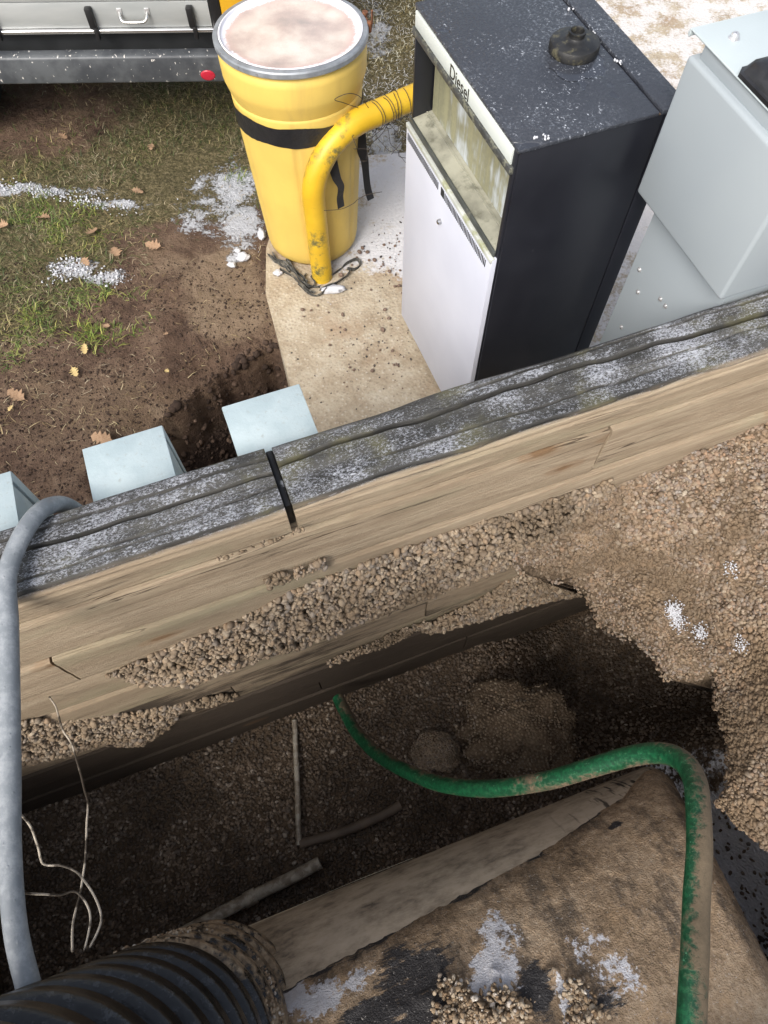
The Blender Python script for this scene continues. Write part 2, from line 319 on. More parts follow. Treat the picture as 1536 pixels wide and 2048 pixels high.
def m_ground():
    n = NT('dirt_grass_snow'); P = n.co()
    f = n.noise(5, 7, .66); f2 = n.noise(38, 5, .65)
    dirt = n.ramp(n.ma('ADD', n.ma('MULTIPLY', f, .65), n.ma('MULTIPLY', f2, .35)), [(.32, (.055, .034, .024)), (.46, (.115, .072, .05)), (.58, (.18, .12, .082)), (.72, (.29, .21, .145))])
    dirt = n.mix(n.mr(n.noise(1.7, 4, .6, n.scale((1, 1, 1), P, loc=(3, 1, 0))), .5, .66, 0, .6), dirt, (.22, .155, .1))
    dirt = n.mix(n.mr(n.ma('ADD', n.attr('tan'), n.ma('MULTIPLY', n.ma('SUBTRACT', n.noise(5, 6, .72), .5), 2.4)), .35, 1.1, 0, .7), dirt, n.mix(f2, (.2, .14, .09), (.38, .29, .2)))
    dirt = n.mix(n.ma('MULTIPLY', n.attr('damp_shade'), .97), dirt, n.mix(f2, (.022, .014, .011), (.055, .035, .026)))  # damp soil tone, darkened further to paint the shade inside the hole
    th = n.ramp(n.noise(55, 6, .75), [(.3, (.04, .035, .018)), (.47, (.1, .085, .04)), (.6, (.2, .165, .09)), (.75, (.3, .255, .16))])
    col = n.mix(n.mr(n.ma('ADD', n.attr('grass'), n.ma('MULTIPLY', n.ma('SUBTRACT', n.noise(9, 5, .6), .5), .8)), .35, .65), dirt, th)
    sn = n.mr(n.ma('ADD', n.attr('snow'), n.ma('ADD', n.ma('MULTIPLY', n.ma('SUBTRACT', n.noise(16, 6, .7), .5), 1.1), n.ma('MULTIPLY', n.ma('SUBTRACT', n.noise(80, 4, .7), .5), .7))), .42, .58)
    col = n.mix(n.ma('MULTIPLY', sn, .88), col, (.6, .62, .66))
    h = n.ma('ADD', n.ma('ADD', f2, n.ma('MULTIPLY', n.noise(130, 4, .7), .6)), n.ma('MULTIPLY', sn, .5))
    return n.done(col, n.mix(sn, (.9,)*3, (.6,)*3), n.bump(h, 1., .022), spec=.25)
ground = obj_np('ground', G, Fc, m_ground(), None, True, {'snow': snow_mask(XY), 'grass': grass_mask(XY), 'damp_shade': sstep(-.005, .05, sdist(XY, HOLE)+.07*fbm(np.c_[XY, 0*XY[:, 0]], 5, 3, 21)),
  'tan': sum(np.clip(1.3-np.hypot((XY[:, 0]-gpx(u, v)[0])/rx, (XY[:, 1]-gpx(u, v)[1])/ry), 0, 1) for u, v, rx, ry in ((480, 590, .22, .3), (400, 540, .25, .2), (430, 640, .2, .12), (310, 810, .06, .05)))})
tag(ground, 'muddy brown dirt with patchy winter grass and thin snow', kind='structure')

def m_concrete(name, snowy):
    n = NT(name); f = n.noise(9, 6, .65); v = n.vor(70, feat='F1'); rp = n.vor(70, out=1)
    base = n.ramp(f, [(.3, (.3, .235, .16)), (.52, (.42, .355, .26)), (.72, (.5, .445, .35))])
    base = n.mix(n.mr(v, .15, .5, .6, 0), base, n.ramp(n.sep(rp)[0], [(0, (.2, .16, .12)), (.5, (.4, .33, .24)), (1, (.6, .55, .46))]))
    base = n.mix(n.mr(n.noise(3.2, 5, .6), .55, .7, 0, .6), base, (.3, .2, .12))
    sn = n.mr(n.ma('ADD', n.attr('snow'), n.ma('ADD', n.ma('MULTIPLY', n.ma('SUBTRACT', n.noise(6, 6, .68), .5), 2.), n.ma('MULTIPLY', n.ma('SUBTRACT', n.noise(60, 5, .75), .5), 1.1))), .33, .66)
    col = n.mix(sn, base, (.58, .58, .6) if not snowy else (.62, .6, .585))
    return n.done(col, .8, n.bump(n.ma('ADD', n.ma('MULTIPLY', v, -1.), n.ma('MULTIPLY', n.noise(150, 4, .7), .6)), .5, .007), spec=.3)
# slab: fine top grid + edge
def slab_obj(name, poly, z, thick, m, snowf, step=.03, label=None):
    poly = np.asarray(poly); lo, hi = poly.min(0), poly.max(0)
    bm = bmesh.new(); vs_ = [bm.verts.new((p[0], p[1], z)) for p in poly]; fc = bm.faces.new(vs_)
    if fc.normal.z < 0 or True: bmesh.ops.recalc_face_normals(bm, faces=[fc])
    for k in np.arange(lo[0]+step, hi[0], step): bmesh.ops.bisect_plane(bm, geom=bm.verts[:]+bm.edges[:]+bm.faces[:], plane_co=(k, 0, 0), plane_no=(1, 0, 0))
    for k in np.arange(lo[1]+step, hi[1], step): bmesh.ops.bisect_plane(bm, geom=bm.verts[:]+bm.edges[:]+bm.faces[:], plane_co=(0, k, 0), plane_no=(0, 1, 0))
    r = bmesh.ops.extrude_face_region(bm, geom=bm.faces[:])
    top = [v for v in r['geom'] if isinstance(v, bmesh.types.BMVert)]
    tops = set(top)
    for v in bm.verts:
        if v in tops: v.co.z = z
        else: v.co.z = z-thick
    o = obj_bm(name, bm, m, None, False)
    V = np.array([v.co[:] for v in o.data.vertices]); a = o.data.attributes.new('snow', 'FLOAT', 'POINT')
    topm = V[:, 2] > z-1e-4; V[topm, 2] += .004*fbm(V[topm]*[1, 1, 0], 4, 3, 2); o.data.vertices.foreach_set('co', V.astype(np.float32).ravel())
    a.data.foreach_set('value', snowf(V[:, :2]).astype(np.float32)); o.data.update()
    tag(o, label, kind='structure'); return o
def slab_snow(xy):
    P3 = np.c_[xy, np.zeros(len(xy))]; e = xy[:, 1]-np.interp(xy[:, 0], [-.6, -.35, -.2, .05, .15, .6], [2.75, 2.55, 2.42, 2.38, 2.3, 2.2])
    return sstep(-.12, .22, e+.12*fbm(P3, 5, 4, 3))*.78
slab = slab_obj('concrete_slab', SLAB, .025, .3, m_concrete('worn_concrete', False), slab_snow, .03, 'pitted tan concrete slab under the dispenser with thin snow at the back')
drive = slab_obj('driveway', [(.62, 1.15), (6, 3.1), (9, 9), (.75, 9), (.45, 3.45), (.56, 2.4)], .012, .06, m_concrete('snowy_driveway', True), lambda xy: .72+.35*fbm(np.c_[xy, np.zeros(len(xy))], 1.3, 4, 12), .12, 'pale driveway dusted with old snow')

# ------------------------------------------------------------------ pit
FLOOR = -.94
s1 = np.arange(-2.4, 2.2001, .04); t1 = np.arange(-2.6, .1001, .04); A, B = np.meshgrid(s1, t1, indexing='ij')
Lc = np.stack([A.ravel(), B.ravel(), 0*A.ravel()], -1)
def floor_z(s, t):
    q = np.stack([s, t, 0*s], -1)
    z = FLOOR+.035*fbm(q, 2.2, 4, 61)+.05*sstep(-.25, 0, t)
    z = z-.4*sstep(.45, 1.0, s)*sstep(-.8, -.45, t)*sstep(1.9, 1.6, s)
    z = z+.5*sstep(-.62, -.95, t)*sstep(1.0, 1.3, s)
    z = z+.2*sstep(1.35, 1.75, s)*(.8+.3*fbm(q, 4, 3, 9))
    return z
Lc[:, 2] = floor_z(Lc[:, 0], Lc[:, 1]); PF = lw(Lc)
def m_floor():
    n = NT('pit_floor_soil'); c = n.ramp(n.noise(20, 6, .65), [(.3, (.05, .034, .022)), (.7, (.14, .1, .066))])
    sn = n.mr(n.ma('ADD', n.attr('snow'), n.ma('ADD', n.ma('MULTIPLY', n.ma('SUBTRACT', n.noise(9, 6, .72), .5), 2.2), n.ma('MULTIPLY', n.ma('SUBTRACT', n.noise(50, 5, .7), .5), .8))), .42, .75)
    return n.done(n.mix(sn, c, (.78, .78, .8)), .85, n.bump(n.vor(90), .8, .01), spec=.2)
qs = PF[:, :2]; c0 = at(1500, 1790, -.4)[:2]
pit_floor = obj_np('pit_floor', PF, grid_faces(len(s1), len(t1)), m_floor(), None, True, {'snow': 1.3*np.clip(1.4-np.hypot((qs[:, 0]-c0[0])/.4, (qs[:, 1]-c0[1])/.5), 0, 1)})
tag(pit_floor, 'dark soil floor of the excavated pit', kind='structure')
# banks added to close the pit beside and behind the camera and dim it
def bank_sheet(name, p0, p1, label):
    n = 70; m = 26; V = []
    for i in range(n):
        a = i/(n-1); b = np.array(p0)*(1-a)+np.array(p1)*a
        for j in range(m): V.append((b[0], b[1], 1.0+(-1.05-1.0)*j/(m-1)))
    V = np.array(V); dirn = np.array([-(p1[1]-p0[1]), p1[0]-p0[0]]); dirn = dirn/np.linalg.norm(dirn)
    d_ = .12*fbm(V, 1.6, 4, 77)+.03*fbm(V, 9, 3, 5); V[:, :2] += d_[:, None]*dirn
    o = obj_np(name, lw(V), grid_faces(n, m), M_bank, None, True); return tag(o, label, kind='structure')
bank_sheet('pit_bank', (-1.95, .1), (-1.95, -2.5), 'cut gravel bank drawn in at the left end of the pit to dim it')
bank_sheet('pit_bank', (1.95, -2.5), (1.95, .1), 'cut gravel bank drawn in at the right end of the pit to dim it')
# unseen backfill over the tank's rear, added and shaped to shade the pit
pr_b = np.array([(-6, 1.0), (-3.2, 1.0), (-2.2, 1.0), (-1.7, 1.0), (-1.75, .98), (-1.62, .95), (-1.53, .9), (-1.49, .84), (-1.49, .77), (-1.5, .7), (-1.52, .62), (-1.55, .55), (-1.6, .46), (-1.65, .3)])
sb = np.linspace(-5.2, 5.2, 160); V = np.zeros((160, len(pr_b), 3)); V[..., 0] = sb[:, None]; V[..., 1:] = pr_b[None]
V[..., 1] += .03*fbm(V, 2.5, 4, 33)-.02-.1*np.exp(-((V[..., 0]+.9)/.35)**2); V[..., 2] += .03*fbm(V, 3, 4, 34)
tag(obj_np('shade_backfill', lw(V.reshape(-1, 3)), grid_faces(160, len(pr_b)), M_bank, None, True), 'unseen gravel backfill where the photographer stands, shaped to shade the pit', kind='structure')
for lo, hi in (((-5.2, -6, -.3), (-1.9, .1, .985)), ((1.9, -6, -.3), (5.2, .1, .985))):
    o = box('gravel_terrace', lo, hi, M_bank, None, 0); o.location = WO; o.rotation_euler = (0, 0, WA); tag(o, 'gravel backfill level beside the pit', kind='structure')

# pit floor gravel
n = 25000; q = np.c_[RNG.uniform(-1.9, 1.9, n), RNG.uniform(-1.0, .02, n)]; q[21000:] = np.c_[RNG.uniform(.85, 1.9, 4000), RNG.uniform(-2., -1.0, 4000)]
_w = lw(np.c_[q, 0*q[:, 0]])[:, :2]; _k = (np.hypot((_w[:, 0]-c0[0])/.4, (_w[:, 1]-c0[1])/.5) > .2+.75*RNG.random(n)) | (RNG.random(n) < .05); q = q[_k]; n = len(q)
zz = floor_z(q[:, 0], q[:, 1]); sz = .0165+.006*RNG.random(n)+.012*(RNG.random(n) > .93)*RNG.random(n)
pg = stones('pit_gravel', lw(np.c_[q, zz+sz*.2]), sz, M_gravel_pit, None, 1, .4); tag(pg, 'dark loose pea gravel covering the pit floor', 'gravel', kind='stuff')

# ------------------------------------------------------------------ timber wall
wall = empty('timber_wall', WO, WA)
tag(wall, 'stacked weathered timber retaining wall with frosted top running across the pit', 'retaining wall')
TW = .192
def timber(s0, s1_, z0, z1, y0=0., y1=TW, top=False, check=None, seed=0, ds=.03, rr=.012, m=None):
    xs = np.linspace(s0, s1_, max(8, int((s1_-s0)/ds))); na = 92 if top else 8; nb = 30 if top else 12
    prof = [(y0, z) for z in np.linspace(z0, z1, nb, endpoint=False)]+[(y, z1) for y in np.linspace(y0, y1, na, endpoint=False)]+[(y1, z) for z in np.linspace(z1, z0, nb, endpoint=False)]+[(y, z0) for y in np.linspace(y1, y0, 8, endpoint=False)]
    prof = np.array(prof); cy, cz = (y0+y1)/2, (z0+z1)/2; hy, hz = (y1-y0)/2, (z1-z0)/2
    # round the four edges
    q = prof-[cy, cz]; ov = np.maximum(np.abs(q)-[hy-rr, hz-rr], 0); L = np.hypot(ov[:, 0], ov[:, 1]); k = np.where(L > 1e-9, rr/np.maximum(L, rr), 1)
    q = np.sign(q)*(np.minimum(np.abs(q), [hy-rr, hz-rr])+ov*np.minimum(k, 1)[:, None]); prof = q+[cy, cz]
    V = np.zeros((len(xs), len(prof), 3)); V[..., 0] = xs[:, None]; V[..., 1:] = prof[None]
    q3 = V*np.array([1.2, 9, 9])+seed*3.7; nn = fbm(q3, 1., 4, seed); nf = fbm(V*np.array([3, 60, 60])+seed, 1., 2, seed+5)
    V[..., 1] += np.sign(V[..., 1]-cy)*(.005*nn+.0018*nf); V[..., 2] += np.sign(V[..., 2]-cz)*((.007 if top else .003)*nn+.0012*nf)
    if top:
        onto = V[..., 2] > cz+.4*hz
        for (fy, dep, wd) in check:
            yc = y0+(y1-y0)*fy(xs)[:, None]; dd = dep(xs)[:, None]*np.exp(-((V[..., 1]-yc)/wd)**2); V[..., 2] -= np.where(onto, dd, 0)
        fcm = (V[..., 1] < y0+.012) & (V[..., 2] < z1-.006); zc_ = z1-.022+.006*fbm(V*[3, 0, 0], 1, 3, seed+40); V[..., 1] += np.where(fcm, .014*np.exp(-((V[..., 2]-zc_)/.006)**2)*(.5+.8*sstep(-.3, .3, fbm(V*[2, 0, 0], 1., 3, seed+41))), 0)
        # eroded outer edge
        V[..., 2] -= np.where(onto, .02*sstep(.16, .195, V[..., 1])*(.6+.8*fbm(V*[2, 0, 0], 2, 3, seed)), 0)
    nv = len(prof); Fc_ = [tuple(f) for f in grid_faces(len(xs), nv, True)]+[tuple(range(nv)), tuple(range((len(xs)-1)*nv, len(xs)*nv))]
    o = obj_np('timber', V.reshape(-1, 3), Fc_, m or M_wood, wall, True); o.data.set_sharp_from_angle(angle=R(50)); return o
JO = -.222
wav = lambda xs, base, a, sd: base+a*fbm(np.stack([xs, 0*xs, 0*xs], -1), 1.7, 4, sd)+.03*fbm(np.stack([xs, 0*xs, 0*xs], -1), 14, 2, sd)
dp = lambda d0, s0, s1_: (lambda xs: d0*sstep(s0-.05, s0+.25, xs)*sstep(s1_+.05, s1_-.25, xs)*(.75+.5*fbm(np.stack([xs, 0*xs, 0*xs], -1), 3, 3, 4)))
timber(-2.4, JO-.009, .989, 1.1, top=True, seed=1, ds=.012, rr=.014, check=[(lambda x: wav(x, .62, .1, 5), dp(.045, -1.2, .3), .0028), (lambda x: wav(x, .08, .05, 9), dp(.012, -2.6, .3), .004), (lambda x: wav(x, .35, .12, 15), dp(.009, -.8, .2), .003), (lambda x: wav(x, .22, .08, 35), dp(.008, -1.6, -.3), .0025), (lambda x: wav(x, .82, .08, 36), dp(.01, -1.1, 0.1), .003)])
timber(JO+.009, 2.2, .989, 1.1, top=True, seed=2, ds=.012, rr=.014, check=[(lambda x: wav(x, .6, .12, 6)+.05*np.clip(x, 0, 1), dp(.06, -.5, 2), .0034), (lambda x: wav(x, .06, .05, 19), dp(.012, -.5, 2.3), .004), (lambda x: wav(x, .85, .08, 25), dp(.014, .2, 1.8), .003), (lambda x: wav(x, .3, .1, 26), dp(.009, -.1, .9), .0025), (lambda x: wav(x, .45, .08, 27), dp(.01, .6, 1.9), .003)])
ZS = [.983, .757, .55, .348, .15, -.05, -.25, -.45, -.65, -.85, -1.05]; YO = [-.007, -.016, -.012, -.024, -.018, -.010, -.018, -.008, -.014, -.008]
for k in range(len(ZS)-1):
    joints = [-2.4, [.62, -.9, .35, -1.1, .155, -.6, .9, -.3, .4, -.8][k], 2.2]
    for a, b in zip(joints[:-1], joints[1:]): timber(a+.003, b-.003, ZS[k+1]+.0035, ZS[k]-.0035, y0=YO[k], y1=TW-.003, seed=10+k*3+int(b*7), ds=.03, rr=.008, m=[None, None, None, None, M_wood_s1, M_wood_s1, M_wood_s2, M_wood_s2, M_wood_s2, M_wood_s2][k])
# black strip in the butt joint of the top course
M_black = simple('black_rubber', (.012, .012, .013), .45, bump=.3)
box('joint_strip', (JO-.0085, .03, .98), (JO+.0085, .186, 1.074), simple('tar_strip', (.014, .014, .015), .4, var=.3, dirt=(.5, .52, .56), dirt_lo=.58, dirt_hi=.66), wall, .003)

# ---- gravel frozen to the inner wall face
def crust(name, poly_px, thick, label, dens=1.9, size=(.012, .019), holes=(), seed=0):
    poly = np.array([on_wall(*q, -.02) for q in poly_px]); hp = [np.array([on_wall(*q, -.01) for q in h]) for h in holes]
    lo, hi = poly.min(0), poly.max(0); area = (hi-lo).prod(); N0 = int(area*dens*1.6/(np.mean(size)**2)); Q = RNG.uniform(lo, hi, (N0, 2))
    Q3 = np.c_[Q, np.zeros(len(Q))]; sd = sdist(Q, poly)+.035*fbm(Q3, 9, 4, seed+3)
    for h in hp: sd = np.minimum(sd, -sdist(Q, h)+.012*fbm(Q3, 20, 3, 4))
    keep = sd > 0; Q = Q[keep]; sd = sd[keep]; Q3 = Q3[keep]
    hgt = np.minimum(thick, .35*sd+.004)*(.75+.5*fbm(Q3, 6, 4, seed+7)); sz = np.clip(np.mean(size)*np.exp(.28*RNG.normal(size=len(Q))), .006, .028)
    t = -hgt*RNG.uniform(.25, 1, len(Q))-sz*.2-.014
    o = stones(name, lw(np.c_[Q[:, 0], t, Q[:, 1]]), sz, M_gravel_w, None, 2, 0, .1); tag(o, label, 'gravel', kind='stuff'); return o
G1 = [(215, 1352), (300, 1310), (400, 1268), (500, 1225), (560, 1198), (640, 1162), (768, 1114), (900, 1064), (1000, 1036), (1090, 1005), (1220, 960), (1260, 1080), (1150, 1105), (1060, 1126), (946, 1160), (860, 1194), (758, 1230), (650, 1274), (550, 1308), (450, 1345), (380, 1372), (300, 1372)]
crust('wall_gravel', G1, .045, 'tan pea gravel frozen in a long wedge on the timber wall', seed=1)
crust('wall_gravel', [(840, 1254), (900, 1226), (960, 1198), (1010, 1165), (1060, 1140), (1120, 1115), (1250, 1090), (1300, 1165), (1190, 1186), (1100, 1200), (1000, 1226), (900, 1258), (850, 1266)], .03, 'grey tan gravel clinging below the long wedge near the bank', dens=1.5, seed=6)
crust('wall_gravel', [(650, 1322), (740, 1288), (800, 1262), (850, 1240), (856, 1252), (800, 1280), (730, 1306), (655, 1336)], .012, 'thin sprinkle of gravel on the lower timbers', dens=.7, size=(.009, .015), seed=9)
crust('wall_gravel', [(-120, 1470), (60, 1440), (150, 1440), (260, 1425), (370, 1405), (480, 1385), (470, 1398), (370, 1422), (330, 1462), (270, 1492), (200, 1487), (130, 1512), (60, 1527), (-120, 1540)], .06, 'tan pea gravel frozen to the lower left of the timber wall', seed=2)
crust('wall_gravel', [(530, 1160), (650, 1118), (655, 1134), (540, 1172)], .012, 'thin line of pebbles caught in a seam of the timber wall', dens=1.2, size=(.012, .017), seed=4)
crust('wall_gravel', [(430, 1118), (616, 1048), (624, 1062), (440, 1126)], .006, 'few pebbles stuck in the upper seam under the butt joint', dens=.5, size=(.008, .013), seed=5)

# ---- frozen gravel bank with an overhanging lip on the right
CP = np.array([(860, 1075, .63), (1000, 1035, .63), (1200, 960, .645), (1380, 890, .66), (1536, 828, .69), (1700, 770, .72), (980, 1115, .50), (1080, 1120, .36), (1180, 1165, .22), (1250, 1250, .2), (1340, 1335, .2), (1440, 1340, .3), (1460, 1480, .34), (1450, 1580, .36), (1536, 1690, .42), (1700, 1800, .5), (1300, 1080, .42), (1450, 1150, .5), (1536, 1200, .58), (1536, 1450, .55), (1700, 1200, .7), (1700, 1500, .7)], float)
def tps(CP):
    P = CP[:, :2]/500; n = len(P); r = np.linalg.norm(P[:, None]-P[None], axis=-1); K = np.where(r > 0, r*r*np.log(np.maximum(r, 1e-9)), 0)+.02*np.eye(n)
    A_ = np.zeros((n+3, n+3)); A_[:n, :n] = K; A_[:n, n] = 1; A_[:n, n+1:] = P; A_[n, :n] = 1; A_[n+1:, :n] = P.T
    wt = np.linalg.solve(A_, np.r_[CP[:, 2], 0, 0, 0])
    def f(q):
        q = np.asarray(q, float)/500; r = np.linalg.norm(q[:, None]-P[None], axis=-1); return np.where(r > 0, r*r*np.log(np.maximum(r, 1e-9)), 0)@wt[:n]+wt[n]+q@wt[n+1:]
    return f
BZ = tps(CP)
BP = [(1030, 1014), (1200, 950), (1400, 870), (1720, 745), (1720, 1830), (1536, 1690), (1490, 1660), (1455, 1590), (1472, 1490), (1450, 1400), (1440, 1338), (1385, 1345), (1335, 1335), (1290, 1275), (1220, 1225), (1185, 1168), (1140, 1145), (1075, 1124), (1040, 1112)]
gx = np.arange(990, 1741, 7.); gy = np.arange(720, 1850, 7.); GX, GY = np.meshgrid(gx, gy, indexing='ij'); Q = np.c_[GX.ravel(), GY.ravel()]
z = BZ(Q); V = np.array([at(u, v, zz_) for (u, v), zz_ in zip(Q, z)])
sdp = sdist(Q, BP)+26*fbm(np.c_[V[:, :2], 0*V[:, 0]], 7, 4, 51)
V[:, 2] += .085*fbm(V, 4.5, 4, 52)+.03*fbm(V, 20, 3, 53)-.05*sstep(40, 0, sdp)
Fc = grid_faces(len(gx), len(gy)); ok = (sdp > 0)[Fc].all(1); Fc = Fc[ok]
used = np.unique(Fc); remap = -np.ones(len(V), int); remap[used] = np.arange(len(used)); Vb = V[used]; Fc = remap[Fc]
e = np.concatenate([Fc[:, [0, 1]], Fc[:, [1, 2]], Fc[:, [2, 3]], Fc[:, [3, 0]]]); es = set(map(tuple, e)); bd = np.array([x for x in map(tuple, e) if (x[1], x[0]) not in es])
nb_ = len(Vb); Vd = Vb+np.array([.3, .03, -.34])+.04*np.stack([fbm(Vb, 6, 3, 91), fbm(Vb, 6, 3, 92), fbm(Vb, 6, 3, 93)], -1)
Vm = Vb+np.array([.05, .0, -.09])+.02*np.stack([fbm(Vb, 12, 3, 71), fbm(Vb, 12, 3, 72), fbm(Vb, 12, 3, 73)], -1); 
allV = np.vstack([Vb, Vm, Vd]); allF = np.vstack([Fc, Fc[:, ::-1]+2*nb_, np.c_[bd[:, 1], bd[:, 0], bd[:, 0]+nb_, bd[:, 1]+nb_], np.c_[bd[:, 1]+nb_, bd[:, 0]+nb_, bd[:, 0]+2*nb_, bd[:, 1]+2*nb_]])
bankm = obj_np('gravel_bank', allV, allF, M_bank, None, True)
tag(bankm, 'frozen tan gravel bank with an overhanging lip at the right of the pit', kind='structure')
tri = np.vstack([Fc[:, [0, 1, 2]], Fc[:, [0, 2, 3]]]); a_, b_, c_ = Vb[tri[:, 0]], Vb[tri[:, 1]], Vb[tri[:, 2]]
ar = .5*np.linalg.norm(np.cross(b_-a_, c_-a_), axis=1); ctr = (a_+b_+c_)/3
N0 = 19000; pk = RNG.choice(len(tri), N0, p=ar/ar.sum()); r1 = np.sqrt(RNG.random(N0)); r2 = RNG.random(N0)
Pp = a_[pk]*(1-r1)[:, None]+b_[pk]*(r1*(1-r2))[:, None]+c_[pk]*(r1*r2)[:, None]
bdq = np.r_[RNG.integers(0, len(bd), 2600)]; k_ = RNG.random(2600)[:, None]; hh = RNG.random(2600)[:, None]
Pe = (Vb[bd[bdq, 0]]*(1-k_)+Vb[bd[bdq, 1]]*k_)+hh*np.array([.03, 0, -.1]); Pp = np.vstack([Pp, Pe])
sz = np.clip(.0128*np.exp(.27*RNG.normal(size=len(Pp))), .005, .024); sz *= 1-.25*sstep(.5, .2, Pp[:, 2])
Pp[:, 2] += sz*RNG.uniform(-.15, .3, len(Pp))
tag(stones('bank_gravel', Pp, sz, M_gravel, None, 2, .0), 'tan pea gravel frozen into the overhanging bank', 'gravel', kind='stuff')
# patches of old snow on the bank
M_snow = (lambda n: n.done(n.mix(n.noise(40, 4), (.5, .51, .54), (.66, .67, .7)), .55, n.bump(n.noise(180, 4), .5, .004), spec=.4))(NT('old_snow'))
def snow_grains(name, pts_px, zf, n_, size, spread, label, sub=1):
    P = []
    for (u, v, k) in pts_px:
        c = np.array([u, v])+RNG.normal(size=(int(n_*k), 2))*spread
        P += [at(x, y, zf(x, y)) for x, y in c]
    P = np.array(P); sz = RNG.uniform(*size, len(P)); P[:, 2] += sz*.25
    o = stones(name, P, sz, M_snow, None, sub, .5, .2, (1, .8, .45)); tag(o, label, 'snow', kind='stuff'); return o
bz = lambda u, v: float(BZ(np.array([[u, v]]))[0])+.012
snow_grains('snow', [(1345, 1222, 1.2), (1355, 1245, .6), (1400, 1265, .5), (1460, 1140, .25), (1485, 940, .3), (1480, 1290, .25)], bz, 260, (.003, .008), (8, 10), 'small white snow patch on the gravel bank')

# ------------------------------------------------------------------ clods on the pit floor
def clod(loc, rad, hgt, label, seed):
    bm = bmesh.new(); bmesh.ops.create_icosphere(bm, subdivisions=5, radius=1); V = np.array([v.co[:] for v in bm.verts]); Fc = np.array([[v.index for v in f.verts] for f in bm.faces]); bm.free()
    V = V*(1+.45*fbm(V, 1.5, 3, seed)[:, None]+.16*fbm(V, 5, 3, seed+1)[:, None]+.05*vnoise(V*16, seed+2)[:, None])*np.array([rad[0], rad[1], hgt])+np.array(loc)
    o = obj_np('gravel_clod', V, Fc, M_bank, None, True); tag(o, label, 'clod')
    dn = V[RNG.integers(0, len(V), 4200)]; dn = dn[dn[:, 2] > loc[2]-.1*hgt]; 
    st = stones('clod_gravel', dn, RNG.uniform(.008, .018, len(dn)), M_gravel_w, o, 1); st['kind'] = 'stuff'; return o
p = at(1045, 1455, -.8); clod((p[0], p[1], -.88), (.26, .21), .15, 'large sandy gravel clod lying on the pit floor beside the hose', 3)
p = at(870, 1500, -.88); clod((p[0], p[1], -.93), (.1, .09), .055, 'small dark gravel clod on the pit floor left of the large clod', 8)

# ------------------------------------------------------------------ tank
TA = R(19.3); TR = .7; XK_, KN_ = .985, .07; tank = empty('underground_tank', (.234, -.714, -.2), TA)
tag(tank, 'large dirt caked underground fuel tank lying in the pit', 'tank')
def tank_r(x):                                   # rounded flat end at x=1.06
    k = .1; xe = 1.12
    return np.where(x < xe-k, TR, np.where(x < xe-.012, TR-k+np.sqrt(np.maximum(k*k-(x-(xe-k))**2, 0)), 0))
def m_tank():
    n = NT('dusty_tank_shell'); Q = n.co()
    f = n.noise(6, 6, .65, n.scale((1, 1, 1.), Q)); g = n.noise(26, 6, .7, n.scale((.5, 1, 1), Q))
    c = n.ramp(n.ma('ADD', n.ma('MULTIPLY', f, .5), n.ma('MULTIPLY', g, .5)), [(.36, (.13, .11, .09)), (.45, (.34, .285, .215)), (.54, (.48, .405, .31)), (.68, (.56, .485, .385))])
    st = n.mr(n.noise(10, 4, .6, n.scale((3., .35, .35), Q)), .56, .63); xx = n.sep(Q)[0]
    c = n.mix(n.ma('MULTIPLY', st, n.mr(xx, .45, .8)), c, (.035, .03, .028))
    return n.done(c, .75, n.bump(g, .25, .004), spec=.3)
M_tank = m_tank()
xs = np.r_[np.linspace(-2.2, .97, 80), XK_+KN_*np.sin(np.linspace(.0, math.pi/2, 18))*.999]
rs = np.array([TR if x <= XK_ else TR-KN_+math.sqrt(max(KN_**2-(x-XK_)**2, 0)) for x in xs])
xs = np.r_[xs, 1.06, 1.063, 1.065]; rs = np.r_[rs, .35, .15, .001]
phi = np.linspace(0, 2*math.pi, 120, endpoint=False)           # angle from the top towards the wall side
V = np.stack([np.repeat(xs[:, None], 120, 1), rs[:, None]*np.sin(phi), rs[:, None]*np.cos(phi)], -1).reshape(-1, 3)
def lean(V): V[:, 0] -= .33*np.clip(V[:, 2], -.15, 1)*np.clip((V[:, 0]-.5)/.5, 0, 1.1); return V
obj_np('shell', lean(V), grid_faces(len(xs), 120, True), M_tank, tank, True)
# caked layer of frozen soil on the upper part: ragged edge, real thickness
nu, nv = 380, 300; xu = np.linspace(-1.4, XK_+KN_*1.5, nu)          # x beyond XK_ wraps round the end
ph = np.linspace(-1.2, 1.35, nv); XX, PH = np.meshgrid(xu, ph, indexing='ij')
arc = np.clip(XX-XK_, 0, KN_*1.5)/KN_; xr = np.where(XX < XK_, XX, XK_+KN_*np.sin(np.clip(arc, 0, 1.5))); rr_ = np.where(XX < XK_, TR, TR-KN_+KN_*np.cos(np.clip(arc, 0, 1.5)))
Q3 = np.stack([XX, PH*TR, 0*XX], -1)
edge = np.interp(XX, [-1.4, -.5, .0, .5, .85, 1.02, 1.2], [.83, .86, .95, 1.06, 1.2, 1.45, 1.7])-PH+.012*fbm(Q3, 5, 3, 3)+.012*fbm(Q3, 45, 3, 4)
bare = fbm(Q3, 2.4, 4, 17)+.35*fbm(Q3, 12, 4, 18)              # scraped bare patches near the riser side
th_ = sstep(.0, .12, edge)*(.012+.004*fbm(Q3, 9, 3, 6)+.003*fbm(Q3, 50, 3, 7))
scr = sstep(.16, .3, bare)*sstep(.75, .3, XX)*sstep(.85, .7, PH); th_ = th_*(1-scr)+.004*scr
th_ += .02*sstep(.28, .5, fbm(Q3, 4.2, 3, 27)+.4*fbm(Q3, 22, 3, 28))*sstep(.62, .3, XX)*sstep(.7, .55, PH)*(1-.4*scr)*(1+fbm(Q3, 38, 3, 12))
th_ = np.where(edge < -.01, -.02, th_-.002)
